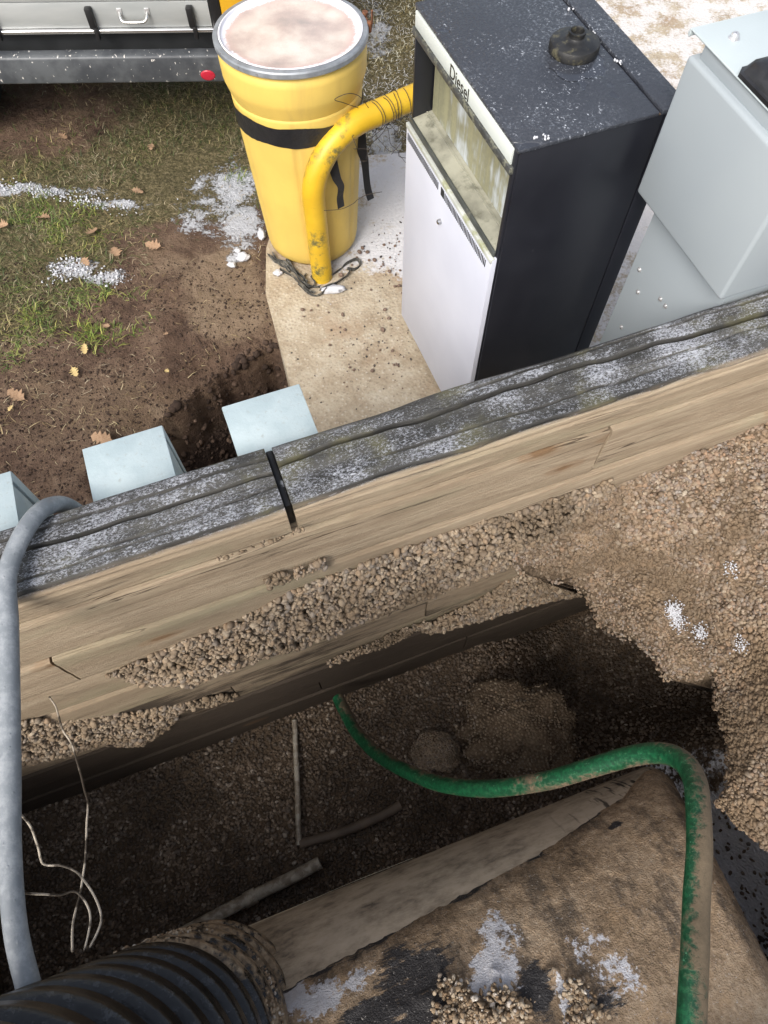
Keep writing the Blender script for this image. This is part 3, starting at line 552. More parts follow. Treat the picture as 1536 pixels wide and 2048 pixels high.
RR = rr_+th_*np.cos(np.clip(arc, 0, 1.5)); xr = xr+th_*np.sin(np.clip(arc, 0, 1.5))
V = np.stack([xr, RR*np.sin(PH), RR*np.cos(PH)], -1).reshape(-1, 3); V = lean(V)
def m_cake():
    n = NT('caked_soil'); Q = n.co(); f = n.noise(5, 6, .65); g = n.noise(90, 5, .72)
    c = n.ramp(n.ma('ADD', n.ma('MULTIPLY', f, .55), n.ma('MULTIPLY', g, .45)), [(.34, (.08, .057, .038)), (.43, (.21, .148, .092)), (.52, (.33, .24, .155)), (.62, (.44, .34, .235)), (.74, (.66, .57, .45))])
    x = n.sep(Q)[0]; c = n.mix(n.mr(n.noise(9, 7, .74, n.scale((1.5, .6, .6), Q)), .49, .63, 0, .75), c, (.07, .056, .044)); c = n.mix(n.mr(n.noise(9, 6, .7, n.scale((1, 1, 1), Q, loc=(4, 2, 2))), .53, .68, 0, .5), c, (.42, .29, .17))
    cl = n.ma('MULTIPLY', n.attr('clump'), 1.); c = n.mix(n.mr(cl, .3, .8, 0, .8), c, n.mix(g, (.3, .22, .14), (.55, .47, .37)))
    sn = n.mr(n.ma('ADD', n.attr('snow'), n.ma('ADD', n.ma('MULTIPLY', n.ma('SUBTRACT', n.noise(22, 6, .7), .5), 1.2), n.ma('MULTIPLY', n.ma('SUBTRACT', g, .5), .8))), .5, .62)
    c = n.mix(n.ma('MULTIPLY', sn, .9), c, n.mix(g, (.4, .4, .42), (.72, .74, .8)))
    bl = n.mr(n.ma('ADD', n.attr('bare'), n.ma('MULTIPLY', n.ma('SUBTRACT', n.noise(22, 6, .75, n.scale((.5, 1.8, 1.8), Q)), .5), 1.8)), .45, .66)
    c = n.mix(bl, c, (.035, .033, .034))
    wt = n.mr(n.noise(150, 4, .75), .62, .68); c = n.mix(wt, c, (.5, .47, .43))
    return n.done(c, n.mix(bl, (.85,)*3, (.5,)*3), n.bump(n.ma('ADD', n.ma('ADD', g, n.noise(220, 3)), n.noise(25, 5, .7)), .6, .01), spec=.3)
tq = lambda u, v, z=.4: None
def cake_xy(u, v):                              # pixel -> (x, phi) on the tank skin
    M_ = Matrix.Rotation(-TA, 3, 'Z'); d = np.array(M_ @ Vector(ray(u, v))); o = np.array(M_ @ (Vector(CAM)-Vector((.234, -.714, -.2))))
    a = d[1]**2+d[2]**2; b = 2*(o[1]*d[1]+o[2]*d[2]); c = o[1]**2+o[2]**2-TR**2; disc = b*b-4*a*c
    k = (-b-math.sqrt(max(disc, 0)))/(2*a); h = o+d*k; return h[0], math.atan2(h[1], h[2])
def blob(lst):
    s = np.zeros(XX.shape)
    for (u, v, rx, ry, a) in lst:
        cx, cp = cake_xy(u, v); s = np.maximum(s, a*np.clip(1.4-np.hypot((XX-cx)/rx, (PH-cp)*TR/ry), 0, 1))
    return s
snow_a = blob([(1000, 1880, .08, .1, .62), (990, 1950, .1, .08, .75), (640, 2000, .1, .08, .7), (720, 1960, .07, .05, .6), (1180, 1900, .1, .12, .5), (1240, 1960, .1, .1, .55), (1150, 2010, .05, .08, .9), (590, 1990, .05, .08, .8)])
bare_shadow_a = np.maximum(np.maximum(scr*.7, .8*sstep(.11, .02, edge)*sstep(-.25, .25, fbm(Q3, 9, 4, 44))), blob([(820, 1960, .16, .12, .8), (660, 1930, .1, .05, .7), (1110, 1850, .05, .04, .6), (1270, 1640, .04, .03, .6), (880, 1800, .05, .02, .7), (1075, 1975, .06, .08, .9), (740, 2030, .12, .06, .9), (860, 2030, .1, .08, .9), (1220, 2000, .06, .06, .8), (1000, 2030, .08, .05, .6), (950, 1780, .03, .02, .8), (700, 1900, .05, .03, .6)])*(1-.7*snow_a))  # bare patches, plus black stain and shadow painted along the crust edge
clump = sstep(.018, .03, th_)
cake = obj_np('soil_crust', V, grid_faces(nu, nv), m_cake(), tank, True, {'snow': snow_a.ravel(), 'bare': bare_shadow_a.ravel(), 'clump': clump.ravel()}); cake['label'] = 'brown frozen soil caked over the top with white frost patches'
# crumbly lumps of frozen gravel standing on the tank
def tank_pt(x, p_, r): q = Vector((x, r*math.sin(p_), r*math.cos(p_))); return np.array(Matrix.Rotation(TA, 3, 'Z') @ q)+np.array([.234, -.714, -.2])
M_crumb = m_stone('crumbly_crust', [(0, (.2, .135, .08)), (.3, (.34, .25, .16)), (.6, (.48, .41, .31)), (.85, (.27, .19, .12)), (1, (.62, .58, .52))], None, .9)
for k, (lst, lab) in enumerate(((((905, 1985), (930, 2010), (960, 2035), (1000, 2000), (1040, 2020), (890, 2040), (985, 2040)), 'crumbly tan lump of frozen gravel on the tank top'), (((1150, 1985), (1165, 2010), (1180, 2035), (1150, 2040)), 'pale crumbly lump of frozen gravel right of the bigger lump on the tank'))):
    P = []
    for (u, v) in lst:
        for _ in range(110):
            x, p_ = cake_xy(u+random.gauss(0, 12), v+random.gauss(0, 11)); P.append(tank_pt(x, p_, TR+.01+abs(random.gauss(0, .012))))
    P = np.array(P); o = stones('frozen_lump', P, RNG.uniform(.005, .016, len(P)), M_crumb, None, 2, 0, .3); tag(o, lab, 'gravel', 'lumps on the tank', 'stuff')
# torn pale tape edge along the side
pts = [cake_xy(u, v) for u, v in ((425, 1888), (520, 1846), (640, 1795), (700, 1765), (765, 1735), (815, 1722), (822, 1700))]
o = ribbon('torn_tape', smooth_path([tank_pt(x, p_, TR+.004) for x, p_ in pts], 8), (math.cos(1.0), .2, -.9), np.linspace(.004, .013, 49), simple('yellowed_tape', (.55, .49, .34), .6, var=.3), None, .0006)
tag(o, 'torn strip of yellowed tape along the tank side', 'tape')

# ------------------------------------------------------------------ corrugated riser
RC = (-.5, -.43); prof = []
zz = np.linspace(.05, 1.75, 420); pit = .115
for z_ in zz:
    k = (z_ % pit)/pit; prof.append((.216+.038*(.5+.5*math.tanh(4*math.cos(2*math.pi*k))), z_))
prof = prof+[(.226, 1.752), (.212, 1.752), (.212, .06)]
def m_riser():
    n = NT('black_corrugated_plastic'); Q = n.co(); z_ = n.sep(Q)[2]; f = n.noise(7, 6, .65); g = n.noise(60, 5, .7)
    c = n.mix(n.mr(g, .45, .7), (.004, .004, .0045), (.012, .0125, .0135))
    md = n.mr(n.ma('ADD', n.ma('MULTIPLY', n.ma('SUBTRACT', .63, z_), 5.), n.ma('MULTIPLY', n.ma('SUBTRACT', f, .5), 2.6)), .0, .28)
    mud = n.ramp(n.ma('ADD', n.ma('MULTIPLY', g, .6), n.ma('MULTIPLY', f, .4)), [(.35, (.1, .07, .042)), (.5, (.24, .175, .11)), (.65, (.4, .32, .22))])
    md = n.ma('MULTIPLY', md, n.mr(n.noise(26, 6, .72), .42, .54))
    fr = n.ma('MULTIPLY', n.mr(n.noise(48, 6, .75), .54, .62), n.mr(n.sep(n.g('Normal'))[2], .1, .7)); c = n.mix(n.ma('MULTIPLY', fr, .16), c, (.16, .17, .19))
    return n.done(n.mix(md, c, mud), n.mix(md, (.24,)*3, (.9,)*3), n.bump(n.ma('ADD', g, n.ma('MULTIPLY', md, .8)), .4, .006), spec=.45)
riser = lathe('corrugated_riser', prof, m_riser(), None, 140, sharp=0); riser.location = (RC[0], RC[1], 0)
tag(riser, 'black corrugated plastic riser pipe standing on the tank with mud on its lower ribs', 'pipe')
nn_ = 1500; a = RNG.uniform(0, 2*math.pi, nn_); zr = .4+.26*RNG.random(nn_)**1.3; P = np.c_[.256*np.cos(a), .256*np.sin(a), zr]
keep = fbm(P, 9, 4, 5)+(.55-zr)*1.2 > .05; P = P[keep]
o = stones('mud_grit', P, RNG.uniform(.005, .013, len(P)), M_crumb, riser, 1); o['kind'] = 'stuff'

# ------------------------------------------------------------------ conduits, pipes and wires
M_galv = (lambda n: n.done(n.mix(n.mr(n.noise(30, 5, .7), .4, .65), (.2, .22, .235), (.3, .32, .335)), .5, n.bump(n.ma('ADD', n.noise(70, 5, .7), n.mr(n.vor(55), .06, .16, 1, 0)), .35, .003), metal=.0, spec=.5))(NT('grey_conduit_paint'))
cp = [(-.74, .76, .7), (-.742, .745, .98), (-.752, .71, 1.085), (-.768, .64, 1.13), (-.785, .53, 1.135), at(17, 1250, 1.13), at(19, 1400, 1.125), at(20, 1550, 1.12), at(20, 1700, 1.118), at(30, 1850, 1.115), at(54, 1960, 1.11), at(70, 2010, 1.1)]
o = tube('grey_conduit', cp, .0195, M_galv, None, 24, 14); tag(o, 'grey metal conduit bent over the timber wall toward the black riser', 'conduit')
def m_hose():
    n = NT('muddy_green_hose'); f = n.noise(9, 6, .7); g = n.noise(70, 6, .75)
    c = n.mix(n.mr(g, .4, .65), (.005, .045, .019), (.011, .115, .045))
    mud = n.mix(g, (.075, .058, .035), (.17, .125, .078))
    md = n.mr(n.ma('ADD', n.ma('MULTIPLY', f, .5), n.ma('ADD', n.ma('MULTIPLY', g, .5), n.ma('MULTIPLY', n.sep(n.g('Normal'))[0], .14))), .42, .53)
    c = n.mix(md, c, mud); c = n.mix(n.ma('MULTIPLY', n.mr(n.noise(45, 6, .8, n.scale((1, 1, 1), loc=(4, 1, 3))), .62, .68), n.ma('SUBTRACT', 1., md)), c, (.2, .5, .3))
    return n.done(c, n.mix(md, (.4,)*3, (.85,)*3), n.bump(n.ma('ADD', g, md), .5, .004), spec=.4)
hp_ = [(676, 1395, 3.05), (688, 1420, 3.0), (714, 1466, 2.86), (765, 1516, 2.65), (850, 1558, 2.38), (910, 1573, 2.22), (985, 1577, 2.08), (1090, 1562, 1.94), (1180, 1536, 1.84), (1260, 1513, 1.76), (1320, 1506, 1.69), (1362, 1520, 1.62), (1388, 1556, 1.55), (1396, 1610, 1.48), (1399, 1700, 1.41), (1393, 1800, 1.36), (1390, 1900, 1.3), (1385, 2000, 1.25), (1380, 2120, 1.2), (1376, 2300, 1.14)]
o = tube('green_hose', [at_depth(*q) for q in hp_], .0255, m_hose(), None, 28, 12); tag(o, 'muddy green fuel hose snaking from the wall foot over the tank end', 'hose')
M_pvc = simple('dirty_pvc', (.38, .34, .27), .5, var=.25, sc=14, dirt=(.17, .13, .09), dirt_lo=.45, dirt_hi=.6)
o = tube('thin_pipe', [at(589, 1440, -.88), at(594, 1560, -.895), at(598, 1690, -.9)], .0125, M_pvc, None, 14, 6); tag(o, 'thin tan plastic pipe lying across the pit floor from the wall', 'pipe')
pp = [at(640, 1725, -.86), at(590, 1752, -.86), at(512, 1790, -.85), at(420, 1838, -.84), at(330, 1885, -.83)]
o = tube('pale_pipe', pp, .026, M_pvc, None, 18, 6); tag(o, 'pale dirty pipe on the pit floor between tank and black riser', 'pipe')
v0 = np.array(pp[2]); v1 = np.array(pp[3]); d0 = (v1-v0)/np.linalg.norm(v1-v0)
tube('coupling', [v0-d0*.0, v0+d0*.05], .0315, M_pvc, o, 18, 3)
o = tube('buried_pipe', [at(600, 1688, -.905), at(690, 1662, -.905), at(770, 1628, -.91), at(800, 1610, -.92)], .021, simple('dark_pipe', (.14, .105, .075), .7, var=.3), None, 14, 6); tag(o, 'dark half buried pipe on the pit floor near the tank', 'pipe')
def m_wire():
    n = NT('frayed_wire'); g = n.noise(16, 3, .6); return n.done(n.mix(n.mr(g, .46, .58), (.05, .04, .03), (.42, .37, .3)), .7, n.bump(g, .5, .003), spec=.3)
M_wire = m_wire()
for k, (lst, rw, lab) in enumerate((
    ([(45, 1395, 2.15), (78, 1398, 2.05), (98, 1390, 1.98), (112, 1412, 1.95), (122, 1450, 1.9), (146, 1505, 1.85), (166, 1568, 1.8), (174, 1630, 1.72), (171, 1710, 1.66), (162, 1780, 1.6), (148, 1840, 1.54), (145, 1905, 1.48)], .0026, 'longest frayed pale wire hanging from the wall to the black riser'),
    ([(40, 1628, 1.45), (60, 1655, 1.5), (75, 1690, 1.52), (86, 1727, 1.55), (120, 1733, 1.55), (150, 1742, 1.55), (168, 1758, 1.55), (186, 1785, 1.54), (201, 1830, 1.5), (196, 1860, 1.48), (180, 1895, 1.46)], .0026, 'kinked pale wire with a sharp bend beside the grey conduit'),
    ([(30, 1788, 1.4), (70, 1790, 1.45), (120, 1789, 1.5), (150, 1783, 1.52), (168, 1800, 1.52), (181, 1830, 1.5), (179, 1862, 1.48), (170, 1900, 1.46)], .0023, 'pale wire leaving the grey conduit sideways at the bottom'))):
    P = smooth_path([at_depth(*q) for q in lst], 8); P = P+.004*np.stack([vnoise(P*18, 5+k), vnoise(P*18, 6+k), vnoise(P*18, 7+k)], -1)
    o = tube('pale_wire', P, rw, M_wire, None, 8, raw=True); tag(o, lab, 'wire')

# ------------------------------------------------------------------ junction boxes on the outer wall face
M_jbox = (lambda n: n.done(n.mix(n.mr(n.noise(50, 5, .75), .56, .7, 0, .5), n.mix(n.mr(n.noise(12, 4), .35, .65), (.36, .44, .46), (.43, .51, .525)), (.3, .3, .27)), .6, n.bump(n.noise(120, 4, .7), .35, .003), spec=.4))(NT('pale_grey_box_paint'))
M_dark = simple('dark_gap', (.02, .022, .024), .6)
def jbox(s0, s1_, z1, label):
    e = empty('junction_box', lw(np.array([(s0+s1_)/2, TW, z1-.3])), WA); tag(e, label, 'electrical box', 'electrical boxes on the outer side of the wall'); h = (s1_-s0)/2
    box('body', (-h+.003, .004, 0), (h-.003, .172, .297), M_jbox, e, .003)
    box('gasket', (-h+.008, .172, .006), (h-.008, .178, .291), M_dark, e, 0)
    box('cover', (-h, .178, -.002), (h, .208, .3), M_jbox, e, .003)
    bm = bmesh.new(); bmesh.ops.create_cone(bm, cap_ends=True, segments=10, radius1=.006, radius2=.005, depth=.008)
    for v in bm.verts: v.co = Vector((v.co.x+h-.02, .21+v.co.z*.5, .27+v.co.y))
    obj_bm('screw', bm, M_dark, e)
    # top plate lip reaching the wall
    box('top_flange', (-h+.001, .002, .2975), (h-.001, .2065, .3025), M_jbox, e, .0015)
jbox(-.655, -.451, 1.0, 'pale grey electrical box in the middle of the three behind the wall')
jbox(-.297, -.087, 1.0, 'pale grey electrical box nearest the concrete slab behind the wall')
jbox(-1.03, -.828, 1.0, 'pale grey electrical box at the left edge beside the bent conduit')

# ------------------------------------------------------------------ yellow drum
drum = empty('yellow_drum', (-.335, 2.69, .022)); drum.rotation_euler = (R(-3), 0, 0)
tag(drum, 'tall yellow plastic drum with a frosted lid strapped to the bent yellow pipe', 'drum')
def m_yel(name, col, dark, streak=True):
    n = NT(name); Q = n.co(); f = n.noise(5, 5, .6); c = n.mix(n.mr(f, .35, .7), tuple(x*.9 for x in col), col)
    stx = n.noise(6, 5, .65, n.scale((2.2, 2.2, .18))); c = n.mix(n.mr(stx, .5, .7, 0, .6), c, dark)
    c = n.mix(n.mr(n.noise(90, 4, .7), .68, .76, 0, .5), c, (.3, .2, .08))
    return n.done(c, .5, n.bump(n.noise(60, 3), .05, .003), spec=.4)
M_ydrum = m_yel('yellow_drum_plastic', (.73, .52, .125), (.58, .4, .11))
def flute(V):                                    # shallow vertical grooves of the moulded wall
    a = np.arctan2(V[:, 1], V[:, 0]); z_ = V[:, 2]; m_ = sstep(.73, .68, z_)*sstep(.03, .1, z_)
    gro = np.exp(-((((a*6/(2*math.pi)) % 1)-.5)/.035)**2); k = 1-.022*gro*m_; V[:, 0] *= k; V[:, 1] *= k
    return V
pr_ = [(.001, .002), (.17, .002), (.195, .01), (.208, .03), (.214, .06)]+[(.214+(.262-.214)*(z_-.06)/.7, z_) for z_ in np.linspace(.1, .73, 20)]+[(.2595, .736), (.2565, .741), (.258, .745), (.263, .757), (.2685, .775), (.2735, .789), (.2765, .799), (.2785, .81), (.2795, .83), (.281, .868), (.2803, .885), (.275, .893), (.273, .9), (.273, .918), (.255, .918)]
lathe('drum_body', pr_, M_ydrum, drum, 160, jit=flute, sharp=50)
M_ring = simple('grey_steel_ring', (.26, .28, .3), .45, .3, var=.2, sc=20, dirt=(.12, .07, .04), dirt_lo=.62, dirt_hi=.7)
ring = lathe('clamp_ring', [(.268, .91), (.285, .91), (.2885, .914), (.2885, .929), (.285, .934), (.27, .936), (.266, .93)], M_ring, drum, 120, sharp=30)
M_rust = simple('rust', (.16, .065, .03), .85, var=.4, sc=40, bump=.5)
tube('ring_bolt', [(.255, .14, .92), (.275, .11, .92), (.298, .06, .918), (.302, .02, XK_)], .004, M_rust, ring, 8, 6)
tube('ring_lug', [(.27, .115, .905), (.275, .112, .938)], .011, M_rust, ring, 10, 3); tube('ring_lug', [(.289, .05, .9), (.292, .047, .934)], .01, M_rust, ring, 10, 3)
def m_lid():
    n = NT('frosted_lid'); f = n.noise(5.5, 5, .6); g = n.noise(120, 5, .75); Q = n.sep(n.co()); r = n.ma('POWER', n.ma('ADD', n.ma('MULTIPLY', Q[0], Q[0]), n.ma('MULTIPLY', Q[1], Q[1])), .5)
    c = n.ramp(f, [(.3, (.3, .25, .22)), (.42, (.44, .34, .29)), (.52, (.54, .45, .38)), (.62, (.6, .54, .47)), (.75, (.64, .59, .53))])
    c = n.mix(n.ma('MULTIPLY', n.mr(r, .2, .255), n.mr(f, .4, .6, .2, .8)), c, (.5, .24, .21))
    fr = n.ma('ADD', n.mr(r, .21, .256, 0, .62), n.ma('MULTIPLY', n.ma('SUBTRACT', n.noise(9, 6, .7), .5), 1.3)); fr = n.mr(n.ma('ADD', fr, n.ma('MULTIPLY', n.ma('SUBTRACT', g, .5), .8)), .3, .62, .12, .95)
    c = n.mix(fr, c, (.76, .77, .82))
    return n.done(c, n.mix(fr, (.28,)*3, (.6,)*3), n.bump(n.ma('ADD', g, n.ma('MULTIPLY', f, 2.)), .25, .005), spec=.45)
lathe('lid', [(.268, .936), (.262, .938), (.258, .928), (.25, .924)]+[(r_, .924+.004*math.cos(r_*20)) for r_ in np.linspace(.24, .001, 20)], m_lid(), drum, 96, sharp=40)
# black tape round the drum
a = np.linspace(0, 2*math.pi, 140); tz = .66+.018*np.cos(a+1.9)+.006*vnoise(np.stack([a*2, 0*a, 0*a], -1), 3); rb = lambda z_: .214+(.262-.214)*(z_-.06)/.7
wdt = .078+.012*vnoise(np.stack([a*2.3, 0*a+4, 0*a], -1), 9); V = []
for k in range(140):
    for j, q in enumerate((-.5, -.2, .1, .3, .5)):
        z_ = tz[k]+wdt[k]*q; r_ = rb(z_)+.0025+.0022*abs(vnoise(np.array([[a[k]*14, j*2., 3.]]), 2)[0]); V.append((r_*math.cos(a[k]), r_*math.sin(a[k]), z_))
M_tape = (lambda n: n.done(n.mix(n.noise(30, 4), (.01, .01, .011), (.026, .026, .028)), .32, n.bump(n.noise(24, 5, .6), .5, .01), spec=.5))(NT('black_tape'))
tp = obj_np('black_tape', V, grid_faces(140, 5), M_tape, drum, True)
def tail(u0, pts, wd):                           # hanging tape ends (drum local)
    P = smooth_path(pts, 8); tw = np.linspace(0, 1.6, len(P)); W = np.stack([np.cos(tw*.7+.1), .35*np.sin(tw), .12*np.sin(tw*2.3)], -1); W /= np.linalg.norm(W, axis=1)[:, None]
    ribbon('tape_tail', P, W, wd*(1+.15*np.sin(np.linspace(0, 7, len(P)))), M_tape, tp, .0008)
tail(0, [(.135, -.222, .6), (.14, -.232, .54), (.15, -.238, .49), (.165, -.236, .45), (.158, -.235, .4), (.16, -.234, .35)], .034)
tail(0, [(.243, -.05, .62), (.25, -.07, .55), (.252, -.075, .5), (.262, -.08, .46), (.266, -.082, .4), (.272, -.085, .33), (.285, -.09, .28)], .036)

# ------------------------------------------------------------------ bent yellow guard pipe
hd = np.array([math.cos(R(33)), math.sin(R(33)), 0]); b0 = np.array([-.284, 2.437, .02]); rbn = .26; zc = .455
P = [b0+[0, 0, z_] for z_ in np.linspace(0, zc-.02, 14)]
P += [b0*[1, 1, 0]+hd*(rbn-rbn*math.cos(t))+np.array([0, 0, zc+rbn*math.sin(t)]) for t in np.linspace(0, math.pi/2, 24)[1:]]
P += [P[-1]+hd*k for k in np.linspace(.03, .55, 14)]; end = P[-1]
P += [end+hd*(rbn*math.sin(t))+np.array([0, 0, -rbn+rbn*math.cos(t)]) for t in np.linspace(0, math.pi/2, 20)[1:]]; P += [P[-1]*[1, 1, 0]+np.array([0, 0, z_]) for z_ in np.linspace(.42, .0, 8)]
def m_pipe():
    n = NT('chipped_yellow_paint'); f = n.noise(4, 5, .6); g = n.noise(45, 6, .75)
    c = n.mix(n.mr(f, .35, .7), (.6, .37, .02), (.72, .47, .03))
    c = n.mix(n.ma('MULTIPLY', n.mr(n.noise(7, 5, .65), .5, .64), n.mr(g, .38, .58)), c, (.13, .12, .045))
    ru = n.mr(n.noise(13, 6, .72, n.scale((1, 1, 1), loc=(5, 3, 1))), .655, .68); c = n.mix(ru, c, (.085, .03, .018))
    return n.done(c, n.mix(ru, (.42,)*3, (.9,)*3), n.bump(n.ma('SUBTRACT', n.ma('MULTIPLY', g, .3), ru), .35, .004), spec=.45)
guard = tube('guard_pipe', P, .0475, m_pipe(), None, 28, raw=True, cap=False)
tag(guard, 'bent yellow steel guard pipe with chipped rusty paint between drum and dispenser', 'guard pipe')
M_iron = simple('rusty_wire', (.045, .035, .028), .7, .2, var=.4, sc=40)
# tangle of thin wire wound on the pipe
tg = empty('wire_tangle', tuple(end-hd*.42)); tag(tg, 'tangle of thin rusty wire wound round the yellow guard pipe', 'wire')
cc = end-hd*.42; sd_ = np.cross(hd, [0, 0, 1])
for k in range(6):
    ctr_ = hd*(-.1+.05*k+random.uniform(-.01, .01)); sl_ = random.uniform(-.5, .5); L = []
    for t in np.linspace(0, 2*math.pi*random.uniform(.9, 1.5), 26): L.append(ctr_+hd*(sl_*.03*math.sin(t)+.012*t/6)+(.051+.006*random.random())*(math.cos(t)*np.array([0, 0, 1])+math.sin(t)*sd_))
    tube('wire', L, .0014, M_iron, tg, 5, 2)
for k in range(11):
    q = hd*random.uniform(-.12, .16)+np.array([0, 0, -.05]); L = [q]; dv = np.array([random.gauss(0, .5), random.gauss(0, .5), -1.])
    for j in range(random.randint(5, 10)): dv = dv*.7+np.array([random.gauss(0, .6), random.gauss(0, .6), random.gauss(-.22, .5)]); L.append(L[-1]+dv*.03)
    tube('wire', L, .0011, M_iron, tg, 5, 5)
L = [np.array(q)-cc for q in ((-.09, 2.56, .77), (-.14, 2.5, .83), (-.17, 2.46, .87), (-.12, 2.47, .885), (-.08, 2.52, .84), (-.05, 2.56, .77))]; tube('wire', L, .0014, M_iron, tg, 5, 6)
L = [np.array(q)-cc for q in ((-.24, 2.38, .45), (-.17, 2.4, .44), (-.12, 2.42, .45), (-.1, 2.42, .47), (-.06, 2.43, .485), (.0, 2.44, .49))]; tube('wire', L, .0012, M_iron, tg, 5, 5)

# ------------------------------------------------------------------ tattered strap and ice at the drum foot
M_rag = simple('tattered_strap', (.05, .05, .046), .85, var=.5, sc=30, bump=.6, dirt=(.2, .19, .16), dirt_lo=.5, dirt_hi=.6)
rag = empty('tattered_strap', tuple(at(630, 560, .02))); tag(rag, 'tattered grey black strap lying round the foot of the drum', 'strap'); rc = np.array(rag.location)
def strap(lst, wd, z0=.03):
    P = smooth_path([at(u, v, z0+.012*random.random()) for u, v in lst], 6)-rc; P[:, 2] += .008*vnoise(P*30, 3); W = np.stack([vnoise(P*8, 4)*.6, vnoise(P*8, 5)*.6, 1+0*P[:, 0]], -1); W /= np.linalg.norm(W, axis=1)[:, None]
    ribbon('strap_piece', P, W, wd*(1+.4*vnoise(P*20, 8)), M_rag, rag, .002)
strap([(540, 512), (555, 522), (572, 530), (590, 545), (600, 560), (618, 572), (640, 574)], .03); strap([(560, 540), (580, 550), (595, 562), (612, 578), (630, 584)], .025)
strap([(612, 548), (606, 560), (618, 574), (630, 566), (622, 552)], .02); strap([(660, 552), (678, 540), (690, 528), (704, 520), (716, 520), (720, 530), (708, 538), (694, 536)], .022); strap([(545, 505), (560, 528), (580, 536)], .022); strap([(572, 522), (588, 540), (604, 552), (615, 566)], .03); strap([(596, 566), (620, 588), (640, 590), (652, 580)], .024); strap([(640, 578), (662, 572), (690, 552), (700, 540)], .026); strap([(536, 508), (548, 520), (566, 528), (580, 544)], .018)
def ice(u, v, r_, label, seed, z0=.03):
    bm = bmesh.new(); bmesh.ops.create_icosphere(bm, subdivisions=3, radius=1); V = np.array([x.co[:] for x in bm.verts]); Fc = np.array([[x.index for x in f.verts] for f in bm.faces]); bm.free()
    p_ = at(u, v, z0); V = V*(1+.6*fbm(V, 1.9, 3, seed)[:, None]+.35*fbm(V, 5, 2, seed)[:, None])*np.array([r_[0], r_[1], r_[2]]); V[:, 2] += r_[2]*.6
    o = obj_np('ice_chunk', V+p_, Fc, M_snow, None, True); tag(o, label, 'ice chunk', 'ice chunks near the drum'); return o
ice(665, 582, (.055, .022, .016), 'long white ice chunk in front of the yellow pipe foot', 1); ice(556, 548, (.02, .016, .012), 'small ice chunk left of the tattered strap', 2)
ice(465, 532, (.02, .016, .014), 'lower small ice chunk on the dirt left of the drum', 3, 0); ice(487, 517, (.03, .022, .016), 'upper larger ice chunk on the dirt left of the drum', 4, 0); ice(475, 503, (.016, .014, .01), 'tiny ice chunk above the other two on the dirt', 5, 0); ice(524, 472, (.02, .03, .02), 'ice chunk against the left side of the drum', 6, 0)

# ------------------------------------------------------------------ dispenser
DA = R(-69.1); disp = empty('fuel_dispenser', (.1, 2.18, .026), DA); tag(disp, 'black fuel dispenser with white lower panel and Diesel sign', 'fuel dispenser')
W_, D_, H_ = .668, .474, 1.314
def m_blk(name, col=(.012, .013, .018), rough=.38, wet=False):
    n = NT(name); f = n.noise(4, 5, .6); c = n.mix(n.mr(n.noise(60, 5, .75), .66, .74, 0, .25), n.mix(f, tuple(x*.7 for x in col), tuple(x*1.4 for x in col)), (.16, .17, .19))
    if wet:
        g = n.noise(130, 5, .7); sp = n.mr(n.vor(150), .0, .16, 1, 0); c = n.mix(n.ma('MULTIPLY', n.mr(g, .5, .68), n.mr(n.noise(3.5, 5, .65), .4, .64)), n.mix(.5, c, (.055, .062, .078)), (.17, .19, .22))
        c = n.mix(n.ma('MULTIPLY', n.mr(n.noise(110, 4, .8), .6, .66), n.mr(n.noise(5, 5, .65), .42, .6)), c, (.6, .64, .7))
        pud = n.mr(n.noise(5, 3, .5, n.scale((1, 1, 1), loc=(2.6, .3, 0))), .62, .64)
        return n.done(c, n.ma('MULTIPLY', n.mr(f, .3, .7, .3, .5), n.ma('SUBTRACT', 1., n.ma('MULTIPLY', pud, .7))), n.bump(n.ma('MULTIPLY', n.ma('ADD', g, n.vor(95)), n.ma('SUBTRACT', 1., pud)), .5, .005), spec=.5)
    return n.done(c, n.mr(f, .3, .7, rough*.8, rough*1.3), n.bump(n.noise(14, 3), .03, .004), spec=.5)
M_blk = m_blk('black_enamel'); M_top = m_blk('wet_black_top', (.016, .017, .021), .4, True)
def streaky(name, base, dirt, amt=.5, sc=(9, 9, .8)):
    n = NT(name); s_ = n.noise(6, 6, .68, n.scale(sc)); f = n.noise(3.2, 4, .6); g = n.noise(90, 4, .7)
    k = n.mr(n.ma('ADD', n.ma('MULTIPLY', s_, .35), n.ma('MULTIPLY', f, .65)), amt, amt+.1)
    return n.done(n.mix(n.ma('MULTIPLY', k, .9), base, n.mix(n.mr(n.ma('ADD', n.ma('MULTIPLY', s_, .7), n.ma('MULTIPLY', g, .3)), .35, .65), dirt, tuple(min(1, x*1.7) for x in dirt))), .5, n.bump(g, .12, .003), spec=.4)
M_sign = streaky('algae_sign', (.6, .64, .6), (.25, .26, .1), .6); M_glass = streaky('algae_window', (.5, .54, .56), (.165, .155, .08), .4, (5, 5, .5))
M_panel = (lambda n: n.done(n.mix(n.mr(n.noise(2.2, 4), .35, .7), (.55, .57, .65), (.62, .64, .72)), .42, n.bump(n.noise(5, 3), .04, .01), spec=.45))(NT('pale_enamel_panel'))
box('carcass', (.004, .075, 0), (W_-.004, D_-.004, H_-.006), M_blk, disp, .004)
box('side_panel', (W_-.003, .004, 0), (W_+.003, D_-.06, H_-.012), M_blk, disp, .002); box('side_panel', (W_-.003, D_-.056, 0), (W_+.004, D_, H_-.012), M_blk, disp, .002)
box('side_panel', (-.002, .0, 0), (.003, D_, H_-.012), M_blk, disp, .002)
box('corner_post', (W_-.022, -.001, .0), (W_-.004, .08, H_-.012), M_blk, disp, .002); box('corner_post', (.0035, -.001, .965), (.012, .08, H_-.012), M_blk, disp, .002)
